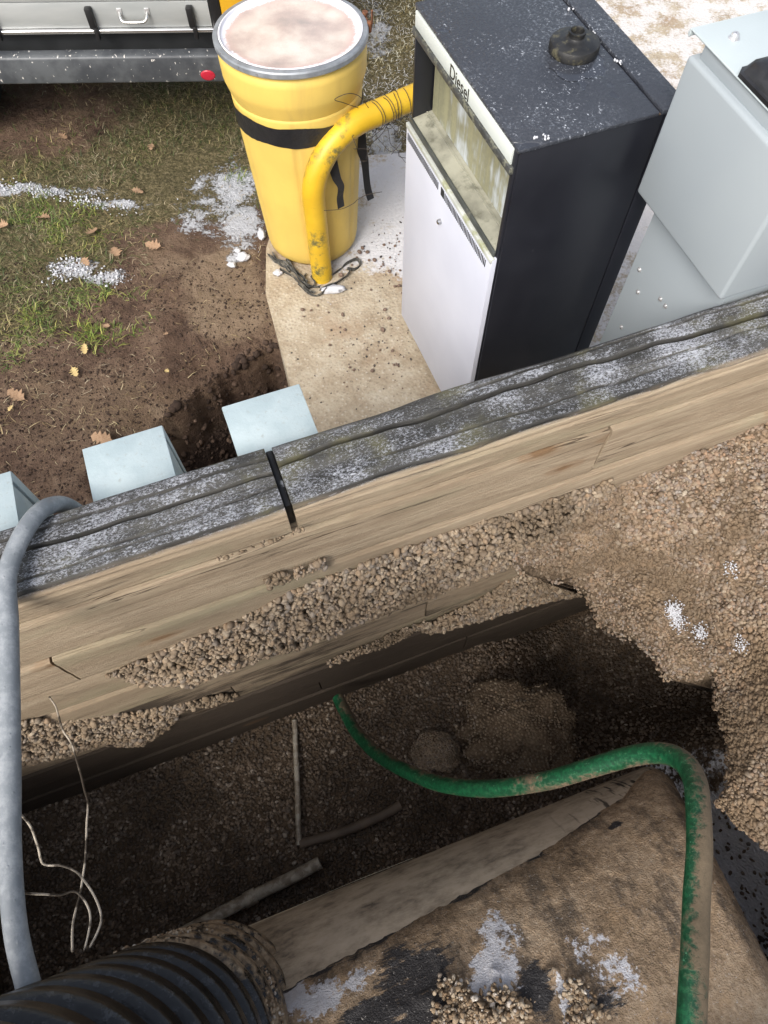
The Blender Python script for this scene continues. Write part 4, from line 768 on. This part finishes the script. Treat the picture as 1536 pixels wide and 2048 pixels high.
box('top_lid', (-.004, -.003, H_-.012), (W_+.006, D_-.078, H_), M_top, disp, .004); box('top_strip', (-.006, D_-.07, H_-.012), (W_+.006, D_+.006, H_+.002), M_top, disp, .003)
box('seam_rust', (0, D_-.0795, H_-.02), (W_, D_-.0685, H_-.009), simple('seam_grit', (.13, .09, .06), .9, var=.5, sc=60), disp, 0)
# sign strip, mullion, window recess
sg = box('sign_strip', (.012, -.006, 1.257), (W_-.02, .016, 1.3005), M_sign, disp, .001)
box('mullion', (.004, -.012, 1.236), (W_-.006, .018, 1.256), simple('grimy_black_trim', (.05, .052, .05), .6, var=.4, sc=30, dirt=(.18, .18, .13), dirt_lo=.5, dirt_hi=.62), disp, .003)
box('window_glass', (.018, .064, .985), (W_-.024, .0745, 1.25), M_glass, disp, 0)
bm = bmesh.new()
for q in ((.012, -.004, .972), (W_-.02, -.004, .972), (W_-.02, .068, .984), (.012, .068, .984), (.012, -.004, .955), (W_-.02, -.004, .955), (W_-.02, .068, .955), (.012, .068, .955)): bm.verts.new(q)
bm.verts.ensure_lookup_table()
for f in ((0, 1, 2, 3), (4, 7, 6, 5), (0, 4, 5, 1), (1, 5, 6, 2), (2, 6, 7, 3), (3, 7, 4, 0)): bm.faces.new([bm.verts[i] for i in f])
M_sill = simple('grimy_sill', (.26, .255, .2), .65, var=.3, sc=9, dirt=(.1, .1, .07), dirt_lo=.5, dirt_hi=.68, bump=.3)
sill = obj_bm('sill', bm, M_sill, disp); box('sill_rib', (.014, .045, .979), (W_-.022, .05, .985), M_sill, sill, 0)
box('sill_trim', (.0, -.012, .957), (W_-.012, -.004, .976), simple('dark_trim', (.06, .065, .06), .55, var=.3, dirt=(.2, .2, .15)), disp, .002)
pnl = box('front_panel', (-.004, -.018, .03), (W_-.006, .076, .953), M_panel, disp, .005)
box('panel_lip', (-.003, -.021, .938), (W_-.007, -.006, .9545), simple('algae_lip', (.5, .52, .47), .5, var=.2, dirt=(.3, .31, .16), dirt_lo=.48, dirt_hi=.62), pnl, .003)
bm = bmesh.new()                                 # row of short slots, too fine to part one by one
for k in range(66):
    x0 = .015+k*(W_-.045)/66
    if 28 <= k <= 29: continue
    r_ = bmesh.ops.create_cube(bm, size=1)
    for v in r_['verts']: v.co = Vector((x0+v.co.x*.0042, -.0186+v.co.y*.0016, .913+v.co.z*.026))
o = obj_bm('vent_slots', bm, M_dark, pnl); o['kind'] = 'stuff'
box('latch', (.295, -.0195, .9), (.318, -.0175, .928), M_dark, pnl, 0)
lock = lathe('lock', [(.001, .012), (.006, .0125), (.0085, .01), (.0095, .0), (.0095, -.004)], simple('chrome', (.5, .5, .5), .2, 1.), pnl, 20); lock.location = (.31, -.018, .805); lock.rotation_euler = (R(90), 0, 0)
# lettering
fc = bpy.data.curves.new('diesel_text', 'FONT'); fc.body = 'Diesel'; fc.size = .052; fc.extrude = .0005; fc.align_x = 'LEFT'
fo = bpy.data.objects.new('tmp', fc); C.objects.link(fo); dg = bpy.context.evaluated_depsgraph_get(); me = bpy.data.meshes.new_from_object(fo.evaluated_get(dg)); bpy.data.objects.remove(fo)
me.name = 'lettering'; me.materials.clear(); me.materials.append(simple('black_print', (.01, .01, .012), .4)); let = link(bpy.data.objects.new('lettering', me), sg); let.rotation_euler = (R(90), 0, 0); let.location = (.262, -.0066, 1.2605); let.scale = (.98, .98, 1)
let['label'] = 'black word Diesel'
M_cap = simple('black_cap', (.016, .016, .016), .45, var=.4, sc=25, bump=.2, dirt=(.11, .1, .06), dirt_lo=.52, dirt_hi=.68)
cap = lathe('vent_cap', [(.06, 0), (.066, .001), (.068, .006), (.068, .02), (.065, .026), (.058, .029), (.045, .031), (.032, .033), (.025, .036), (.022, .039), (.0215, .046), (.0235, .048), (.0235, .052), (.0185, .053), (.017, .05), (.017, .036), (.001, .035)], M_cap, disp, 48, sharp=40)
pc = np.array(Matrix.Rotation(-DA, 3, 'Z') @ Vector(np.array(at(1147, 98, 1.345))-np.array([.1, 2.18, 0]))); cap.location = (pc[0], pc[1], H_)
P = np.array([(x, y, H_+.003) for x, y in ((.645, .05), (.652, .075), (.66, .085), (.2, D_-.08), (.45, D_-.075), (.462, D_-.078), (.32, D_-.074))]); P = np.vstack([P+RNG.normal(size=P.shape)*[.004, .004, 0] for _ in range(3)]); o = stones('ice_bits', P, RNG.uniform(.004, .012, len(P)), M_snow, disp, 1); o['kind'] = 'stuff'

# ------------------------------------------------------------------ grey control cabinet
CA_ = math.atan2(-.59, .215); CBX, CBY = .7065, 1.652; cab = empty('control_cabinet', (CBX, CBY, .015), CA_); tag(cab, 'pale grey metal control cabinet on a pedestal right of the dispenser', 'cabinet')
M_grey = (lambda n: n.done(n.mix(n.mr(n.noise(1.6, 3), .35, .7), (.32, .36, .385), (.35, .39, .41)), .45, n.bump(n.noise(150, 3), .06, .002), spec=.45))(NT('grey_powder_coat'))
M_greyl = simple('pale_lid_paint', (.47, .53, .54), .45, var=.04, sc=3, bump=.08, bsc=150)
LW, LD = .425, .33
box('body', (0, 0, 1.12), (LW, LD, 1.493), M_grey, cab, .01, 3); box('neck', (.022, .017, 1.49), (LW-.015, LD-.015, 1.528), M_grey, cab, .005)
box('pedestal', (.038, .058, 0), (LW-.03, LD-.02, 1.124), M_grey, cab, .004)
lid = box('lid', (-.027, .009, 1.528), (LW+.015, LD+.02, 1.534), M_greyl, cab, .003)
tube('lid_lip', [(-.025, .012, 1.531), (-.031, .012, 1.526), (-.032, .012, 1.52), (-.027, .012, 1.516)], .003, M_greyl, lid, 8, 5); box('lid_lip', (-.0315, .009, 1.516), (-.0255, LD+.018, 1.5325), M_greyl, lid, .002)
M_steel = simple('bolt_steel', (.62, .62, .62), .3, .6)
def bolt(u, v, parent, loc, r_=.009, h=.008, rot=(0, 0, 0)):
    o = lathe('bolt', [(.001, h), (r_*.75, h), (r_, h*.7), (r_, 0), (r_*1.5, 0), (r_*1.5, -.002)], M_steel, parent, 12, sharp=30); o.location = loc; o.rotation_euler = rot
def cabl(u, v, z): return np.array(Matrix.Rotation(-CA_, 3, 'Z') @ Vector(np.array(at(u, v, z))-np.array([CBX, CBY, 0])))
q = cabl(1468, 76, 1.549); bolt(0, 0, lid, (q[0], q[1], 1.5345), .009, .011)
def ped(u, v):
    d = ray(u, v); M_ = Matrix.Rotation(-CA_, 3, 'Z'); dl = np.array(M_ @ Vector(d)); ol = np.array(M_ @ Vector(CAM-np.array([CBX, CBY, .015]))); k = (.058-ol[1])/dl[1]; return ol+dl*k
for u, v in ((1279, 539), (1276, 584), (1321, 598), (1331, 612), (1243, 654)):
    q = ped(u, v); bolt(0, 0, cab, (q[0], .0575, q[2]), .0056, .0045, (R(90), 0, 0))
# black moulded handle cover on the lid
q = cabl(1515, 160, 1.56); hx, hy = q[0]+.022, q[1]+.022
bm = bmesh.new(); lv = []
for (z_, sx, sy) in ((1.5345, .075, .041), (1.543, .075, .041), (1.546, .069, .035), (1.568, .056, .027), (1.575, .041, .019)):
    for (a, b) in ((-1, -.6), (-.8, -1), (.8, -1), (1, -.6), (1, .6), (.8, 1), (-.8, 1), (-1, .6)): lv.append(bm.verts.new((hx+a*sx, hy+b*sy, z_)))
for k in range(4):
    for j in range(8): bm.faces.new([lv[k*8+j], lv[k*8+(j+1) % 8], lv[(k+1)*8+(j+1) % 8], lv[(k+1)*8+j]])
bm.faces.new(lv[-8:]); bm.faces.new(lv[:8])
obj_bm('handle_cover', bm, simple('black_moulding', (.02, .02, .022), .4, var=.3, sc=40, bump=.5, bsc=40), lid, True, 40)

# ------------------------------------------------------------------ service truck (rear)
trk = empty('service_truck', (-1.3, 3.3, 0), R(.6)); tag(trk, 'rear of a work truck with silver tailgate and grey bumper on the grass', 'truck')
def loc_t(x, y, z): return (x+1.3, y-3.3, z)
M_bump = (lambda n: n.done(n.mix(n.ma('MULTIPLY', n.mr(n.noise(48, 3, .6, n.scale((1.4, 1, .7))), .655, .67), 1.), n.mix(n.mr(n.noise(6, 5, .65), .4, .66), (.05, .055, .062), (.1, .108, .115)), (.6, .58, .54)), .45, n.bump(n.noise(50, 4), .1, .003), spec=.5))(NT('paint_spattered_bumper'))
bp = box('bumper', (-2.2, -.085, .45), (.59, -.02, .572), M_bump, trk, .012, 3)
M_alu = (lambda n: n.done(n.mix(n.mr(n.noise(4, 5, .6, n.scale((.4, 1, 2))), .35, .7), (.36, .38, .375), (.46, .475, .465)), .42, n.bump(n.noise(60, 3, .6, n.scale((.05, 1, 3))), .06, .003), metal=.25, spec=.5))(NT('brushed_aluminium'))
for k, (z0, z1) in enumerate(((.648, .752), (.7545, .796), (.7985, .84), (.8425, .96), (.9625, 1.08), (1.0825, 1.2))): box('tailgate_slat', (-2.2, .0, z0), (.55, .03, z1), M_alu, trk, .002)
box('chrome_strip', (-2.2, -.014, .628), (.56, .028, .646), simple('chrome_trim', (.75, .75, .75), .15, .9, var=.05), trk, .006, 3)
box('bed_underside', (-2.2, .05, .5), (.6, 3.0, .62), M_dark, trk, 0); box('cargo_body', (-2.2, .034, .63), (.553, 3.0, 2.7), M_alu, trk, .004)
box('door_seal', (.553, .0, .62), (.6, .06, 2.7), M_black, trk, .004)
M_ypaint = simple('truck_yellow', (.66, .36, .02), .4, var=.05); box('corner_pillar', (.601, .0, .62), (.72, 3.0, 2.7), M_ypaint, trk, .008)
M_red = simple('red_lens', (.42, .02, .04), .25, var=.1); rl = lathe('marker_light', [(.001, .012), (.012, .011), (.02, .007), (.024, 0), (.024, -.004)], M_red, bp, 28); rl.scale = (1.4, 1, .45)
def on_bumper(u, v, y): d = ray(u, v); k = (y-CAM[1])/d[1]; return CAM+d*k
q = on_bumper(424, 152, 3.215); rl.location = loc_t(q[0]-.02, 3.214, q[2]); rl.rotation_euler = (R(90), 0, 0)
for u in (-8, 190, 388):
    q = on_bumper(u, 55, 3.29); h = empty('t', (0, 0, 0)); bpy.data.objects.remove(h)
    x0 = q[0]+1.3; lt = box('latch', (x0-.018, -.028, .655), (x0+.012, .001, .74), M_black, trk, .006); box('latch_hook', (x0-.004, -.034, .612), (x0+.014, -.012, .662), M_black, lt, .004)
q = on_bumper(270, 40, 3.29); x0 = q[0]+1.3
hn = tube('grab_handle', [(x0-.06, .0, .712), (x0-.058, -.02, .702), (x0-.05, -.032, .692), (x0-.03, -.036, .688), (x0+.03, -.036, .688), (x0+.05, -.032, .692), (x0+.058, -.02, .702), (x0+.06, 0, .712)], .006, simple('chrome_handle', (.7, .7, .68), .2, .9), trk, 12, 6)
for sx in (-1, 1): box('handle_mount', (x0+sx*.06-.011, -.006, .7), (x0+sx*.06+.011, .0008, .728), M_steel, hn, .003)
wheel = empty('rear_wheel', loc_t(-2.2, 3.72, .36)); wheel.parent = trk
tyre = lathe('tyre', [(.2, -.1), (.3, -.11), (.345, -.095), (.36, -.06), (.36, .06), (.345, .095), (.3, .11), (.2, .1)], M_black, wheel, 48); tyre.rotation_euler = (0, R(90), 0)
rim = lathe('rim', [(.001, .03), (.12, .03), (.19, .07), (.205, .085)], M_steel, wheel, 40); rim.rotation_euler = (0, R(90), 0)

# ------------------------------------------------------------------ loose things on the ground
M_leaf = m_stone('dry_leaf', [(0, (.34, .21, .125)), (1, (.4, .27, .17))], None, .8)
M_leaf2 = m_stone('yellow_leaf', [(0, (.5, .38, .16)), (1, (.55, .42, .2))], None, .8)
def leaf_mesh(seed):
    rnd = random.Random(seed); out = []; prof = [(0, .03), (.1, .1), (.2, .3), (.28, .16), (.4, .42), (.5, .18), (.62, .4), (.7, .15), (.82, .24), (.92, .12), (1, .0)]
    V = []; Fq = []; up = []
    for (y, x) in prof:
        x = x*rnd.uniform(.8, 1.15); V += [(-x, y, 0), (-x*.5, y, 0), (0, y, 0), (x*.5, y, 0), (x, y, 0)]
    V = np.array(V); cur = rnd.uniform(.3, 1.); V[:, 2] = cur*(V[:, 0]**2)*1.2+.25*(V[:, 1]-.5)**2*rnd.uniform(-1, 1.5)+.05*vnoise(V*5+seed, seed); V[:, 1] -= .5
    Fq = [(i*5+j, i*5+j+1, (i+1)*5+j+1, (i+1)*5+j) for i in range(len(prof)-1) for j in range(4)]
    st = len(V); V = np.vstack([V, [(-.012, -.72, .02), (.012, -.72, .02), (.012, -.48, 0), (-.012, -.48, 0)]]); Fq.append((st, st+1, st+2, st+3)); return V, Fq
leaves = [(88, 437, .075, 0, 'dry tan oak leaf on the green grass below the snow strip'), (185, 465, .075, 0, 'curled orange oak leaf on the grass right of the tan one'), (232, 505, .075, 0, 'upright orange brown oak leaf above the dirt edge'), (308, 495, .085, 0, 'broad dull brown leaf on bare dirt'), (172, 526, .06, 0, 'brown leaf lying on the ragged ice patch'), (32, 790, .08, 0, 'tan oak leaf on bare mud at the left edge'), (172, 702, .05, 1, 'narrow yellow leaf on dark mud'), (276, 384, .06, 0, 'reddish leaf at the end of the snow strip'), (304, 297, .05, 0, 'small brown leaf in the shaded grass under the truck'), (128, 277, .06, 0, 'pale leaf in the shaded grass left of the small brown one'), (10, 455, .06, 0, 'dark red leaf at the left edge of the grass'), (22, 818, .03, 1, 'tiny yellow leaf below the tan oak leaf'), (548, 576, .04, 0, 'small orange leaf beside the tattered strap'), (205, 880, .09, 0, 'long brown leaf beside the middle electrical box'), (335, 745, .03, 1, 'tiny yellow leaf near the hole'), (150, 745, .05, 1, 'cluster of yellow leaf scraps on the mud'), (215, 655, .045, 0, 'brown leaf half sunk in mud'), (333, 672, .03, 0, 'tiny leaf at the top of the hole')]
for k, (u, v, s_, kind, lab) in enumerate(leaves):
    V, Fq = leaf_mesh(k); p_ = at(u, v, 0); zg = ground_z(np.array([p_[:2]]))[0]; o = obj_np('dry_leaf', V*s_, Fq, (M_leaf, M_leaf2)[kind], None, True)
    o.location = (p_[0], p_[1], zg+.022); o.rotation_euler = (random.uniform(-.3, .3), random.uniform(-.3, .3), random.uniform(0, 6.3)); tag(o, lab, 'leaf', 'fallen leaves')
# dark pebbles on the slab
M_peb = m_stone('dark_pebble', [(0, (.05, .045, .045)), (.5, (.1, .085, .075)), (.8, (.16, .12, .1)), (1, (.24, .15, .1))], None, .6)
peb = [(768, 490), (725, 497), (719, 505), (780, 515), (714, 516), (738, 521), (749, 521), (766, 529), (779, 543), (800, 541), (682, 551), (812, 503), (790, 573), (798, 572), (805, 586), (605, 620), (607, 633), (622, 621), (635, 611), (657, 625), (685, 629), (778, 637), (765, 660), (680, 655), (690, 660), (770, 620), (760, 700), (788, 730), (795, 731), (700, 735), (745, 742), (708, 740), (660, 690), (785, 702), (808, 600), (812, 572), (735, 505), (704, 530), (790, 492), (742, 580)]
pm = []
for k in range(6):
    o = stones('pebble', np.zeros((1, 3)), np.array([.02]), M_peb, None, 2, .7); pm.append(o.data); bpy.data.objects.remove(o)
for k, (u, v) in enumerate(peb):
    o = bpy.data.objects.new('pebble', pm[k % 6]); C.objects.link(o); s_ = random.uniform(.55, 1.15); p_ = at(u, v, .03); o.location = (p_[0], p_[1], .027+.006*s_); o.scale = (s_,)*3; o.rotation_euler = (0, 0, random.uniform(0, 6)); tag(o, 'small dark pebble lying on the concrete slab', 'pebble', 'pebbles on the slab')
def grit(name, lst, label, z=.028):
    P = np.vstack([np.array([at(u, v, z) for u, v in np.array([u0, v0])+RNG.normal(size=(int(n_), 2))*[sx, sy]]) for (u0, v0, sx, sy, n_) in lst]); sz = RNG.uniform(.003, .013, len(P)); o = stones(name, P, sz, M_peb, None, 1, .5); return tag(o, label, 'gravel', kind='stuff')
grit('grit', [(780, 520, 30, 40, 60), (690, 740, 60, 40, 60), (770, 690, 40, 50, 50)], 'fine dark grit strewn over the concrete slab')
# clods and crumbs in the hole
P = []
while len(P) < 3200:
    u, v = random.uniform(250, 600), random.uniform(690, 1000); p_ = at(u, v, -.15)
    if in_poly(np.array([p_[:2]]), HOLE)[0]: P.append((p_[0], p_[1], 0))
P = np.array(P); P[:, 2] = ground_z(P[:, :2]); sz = .008+.042*RNG.random(len(P))**3
M_soil = m_stone('soil_crumb', [(0, (.035, .022, .016)), (.6, (.06, .039, .028)), (.9, (.1, .066, .048)), (1, (.16, .11, .08))], None, .95)  # crumb colours darkened as well for the shade in the hole
tag(stones('soil_crumbs', P, sz, M_soil, None, 1, 0, .3), 'crumbled brown soil in the hole beside the slab', 'soil', kind='stuff')
N0 = 12000; U = np.c_[RNG.uniform(-30, 560, N0), RNG.uniform(520, 1010, N0)]; P = np.array([at(u, v, 0) for u, v in U]); P[:, 2] = ground_z(P[:, :2])
tag(stones('dirt_crumbs', P, .003+.015*RNG.random(N0)**4, M_soil, None, 1, 0, .3), 'small dirt crumbs over the bare mud', 'soil', kind='stuff')

# grass blades and straw
def blades(name, N0, box_, dens, length, m_, label, lay=.0, width=.0028):
    U = np.c_[RNG.uniform(box_[0], box_[1], N0), RNG.uniform(box_[2], box_[3], N0)]; P = np.c_[U, np.zeros(N0)]; keep = dens(U) > RNG.random(N0); P = P[keep]; n_ = len(P); P[:, 2] = ground_z(P[:, :2])-.003
    L = length[0]+(length[1]-length[0])*RNG.random(n_); az = RNG.uniform(0, 2*math.pi, n_); lean = np.clip(RNG.normal(1.0+lay, .3, n_), .1, 1.5); w_ = width*(.6+.8*RNG.random(n_))
    dr = np.stack([np.cos(az)*np.sin(lean), np.sin(az)*np.sin(lean), np.cos(lean)], -1); sd = np.stack([-np.sin(az), np.cos(az), 0*az], -1)
    d2 = dr+np.stack([.4*RNG.normal(size=n_), .4*RNG.normal(size=n_), -.55*np.ones(n_)], -1); d2 /= np.linalg.norm(d2, axis=1)[:, None]
    a0 = P; a1 = P+dr*L[:, None]*.5; a2 = a1+d2*L[:, None]*.5; a2[:, 2] = np.maximum(a2[:, 2], P[:, 2]+.002)
    V = np.stack([a0-sd*w_[:, None]*.5, a0+sd*w_[:, None]*.5, a1+sd*w_[:, None]*.45, a1-sd*w_[:, None]*.45, a2], 1).reshape(-1, 3); b = np.arange(n_)[:, None]*5
    Fc = np.vstack([b+[0, 1, 2], b+[0, 2, 3], b+[3, 2, 4]]); o = obj_np(name, V, Fc, m_, None, False); return tag(o, label, 'grass', kind='stuff')
def m_grass(name, stops):
    n = NT(name); c = n.ramp(n.g('Random Per Island'), stops); c = n.mix(n.mr(n.noise(3, 4), .4, .65), c, n.mix(1, c, (1.15, 1.1, .8), 'MULTIPLY')); return n.done(c, .6, None, spec=.3)
M_green = m_grass('winter_grass', [(0, (.03, .045, .016)), (.3, (.055, .08, .026)), (.5, (.1, .125, .04)), (.65, (.14, .13, .06)), (.82, (.22, .19, .11)), (.92, (.3, .27, .17)), (1, (.1, .075, .045))])
M_straw = m_grass('dead_grass', [(0, (.14, .1, .06)), (.4, (.25, .19, .12)), (.7, (.42, .35, .24)), (.9, (.5, .43, .31)), (1, (.1, .07, .045))])
def green_d(xy):
    P3 = np.c_[xy, np.zeros(len(xy))]; s2 = sdist(xy, SLAB); return np.where(s2 > -.03, 0, grass_mask(xy)*(1-np.clip(1.6*snow_mask(xy), 0, .95))*sstep(-.35, .3, fbm(P3, 2.6, 4, 71)+.25*(xy[:, 0] < -1.2)))
def straw_d(xy):
    P3 = np.c_[xy, np.zeros(len(xy))]; s2 = sdist(xy, SLAB); return np.where(s2 > -.01, 0, (.42+.55*grass_mask(xy))*(1-np.clip(1.3*snow_mask(xy), 0, .9))*sstep(-.4, .4, fbm(P3, 3.4, 4, 81))*(sdist(xy, HOLE) < -.05))
blades('grass', 42000, (-2.5, -.2, 1.4, 5.2), green_d, (.025, .065), M_green, 'short patchy winter grass on the lawn left of the drum', 0, .0034)
def tuft_d(xy):
    s_ = np.zeros(len(xy))
    for (u, v, r_) in ((40, 500, .3), (110, 470, .25), (20, 560, .25), (70, 620, .22), (180, 660, .14), (250, 620, .1), (140, 590, .15), (260, 640, .1), (60, 420, .2), (10, 690, .14), (210, 590, .12), (490, 335, .12)):
        c = gpx(u, v); s_ = np.maximum(s_, np.clip(1.2-np.hypot(xy[:, 0]-c[0], xy[:, 1]-c[1])/r_, 0, 1))
    return s_*sstep(-.1, .35, fbm(np.c_[xy, 0*xy[:, 0]], 8, 3, 66))
blades('green_tuft', 26000, (-2.3, -.7, 1.7, 3.4), tuft_d, (.03, .08), m_grass('green_tuft', [(0, (.05, .085, .02)), (.4, (.1, .15, .035)), (.7, (.17, .21, .055)), (.9, (.32, .33, .1)), (1, (.2, .17, .08))]), 'brighter green tufts in the lawn at the left', .1, .0036)
blades('straw', 38000, (-2.5, -.2, 1.1, 5.2), straw_d, (.02, .07), M_straw, 'flattened dead grass and straw scattered over the dirt', .35, .0022)
def right_d(xy): s2 = sdist(xy, SLAB); return np.where(s2 > -.03, 0, .8*(xy[:, 0] > -.25))
blades('frosty_grass', 16000, (-.25, .62, 3.2, 5.2), right_d, (.02, .055), m_grass('frosty_grass', [(0, (.16, .13, .06)), (.4, (.26, .22, .12)), (.7, (.5, .5, .48)), (1, (.7, .71, .74))]), 'frosted pale grass behind the drum', .2)
# granular snow and ice on the lawn
zg = lambda u, v: float(ground_z(np.array([at(u, v, 0)[:2]]))[0])
def grains(lst, n_, size, spread, label):
    P = []
    for (u, v, k) in lst:
        for _ in range(int(n_*k)): x, y = u+random.gauss(0, spread[0]), v+random.gauss(0, spread[1]); P.append(at(x, y, 0)[:2])
    P = np.array(P); P = np.c_[P, ground_z(P)+.006]; sz = RNG.uniform(*size, len(P)); return tag(stones('snow', P, sz, M_snow, None, 1, .5, .25, (1, .8, .45)), label, 'snow', kind='stuff')
grains([(5, 372, 1), (40, 378, 1.2), (75, 386, 1), (110, 392, 1.2), (145, 395, 1), (180, 400, .9), (215, 408, .4), (255, 420, .25)], 55, (.004, .015), (18, 6), 'crusty strip of white snow across the grass')
grains([(130, 525, 1.2), (160, 532, 1.2), (112, 550, .9), (190, 545, .5), (235, 545, .7), (220, 560, .4)], 45, (.004, .017), (13, 8), 'ragged patch of grey white ice on the grass')
grains([(450, 365, 1.2), (430, 420, .9), (480, 400, 1), (500, 450, 1.), (470, 455, .7), (390, 450, .4)], 35, (.003, .009), (28, 28), 'thin snow on the dirt left of the drum')
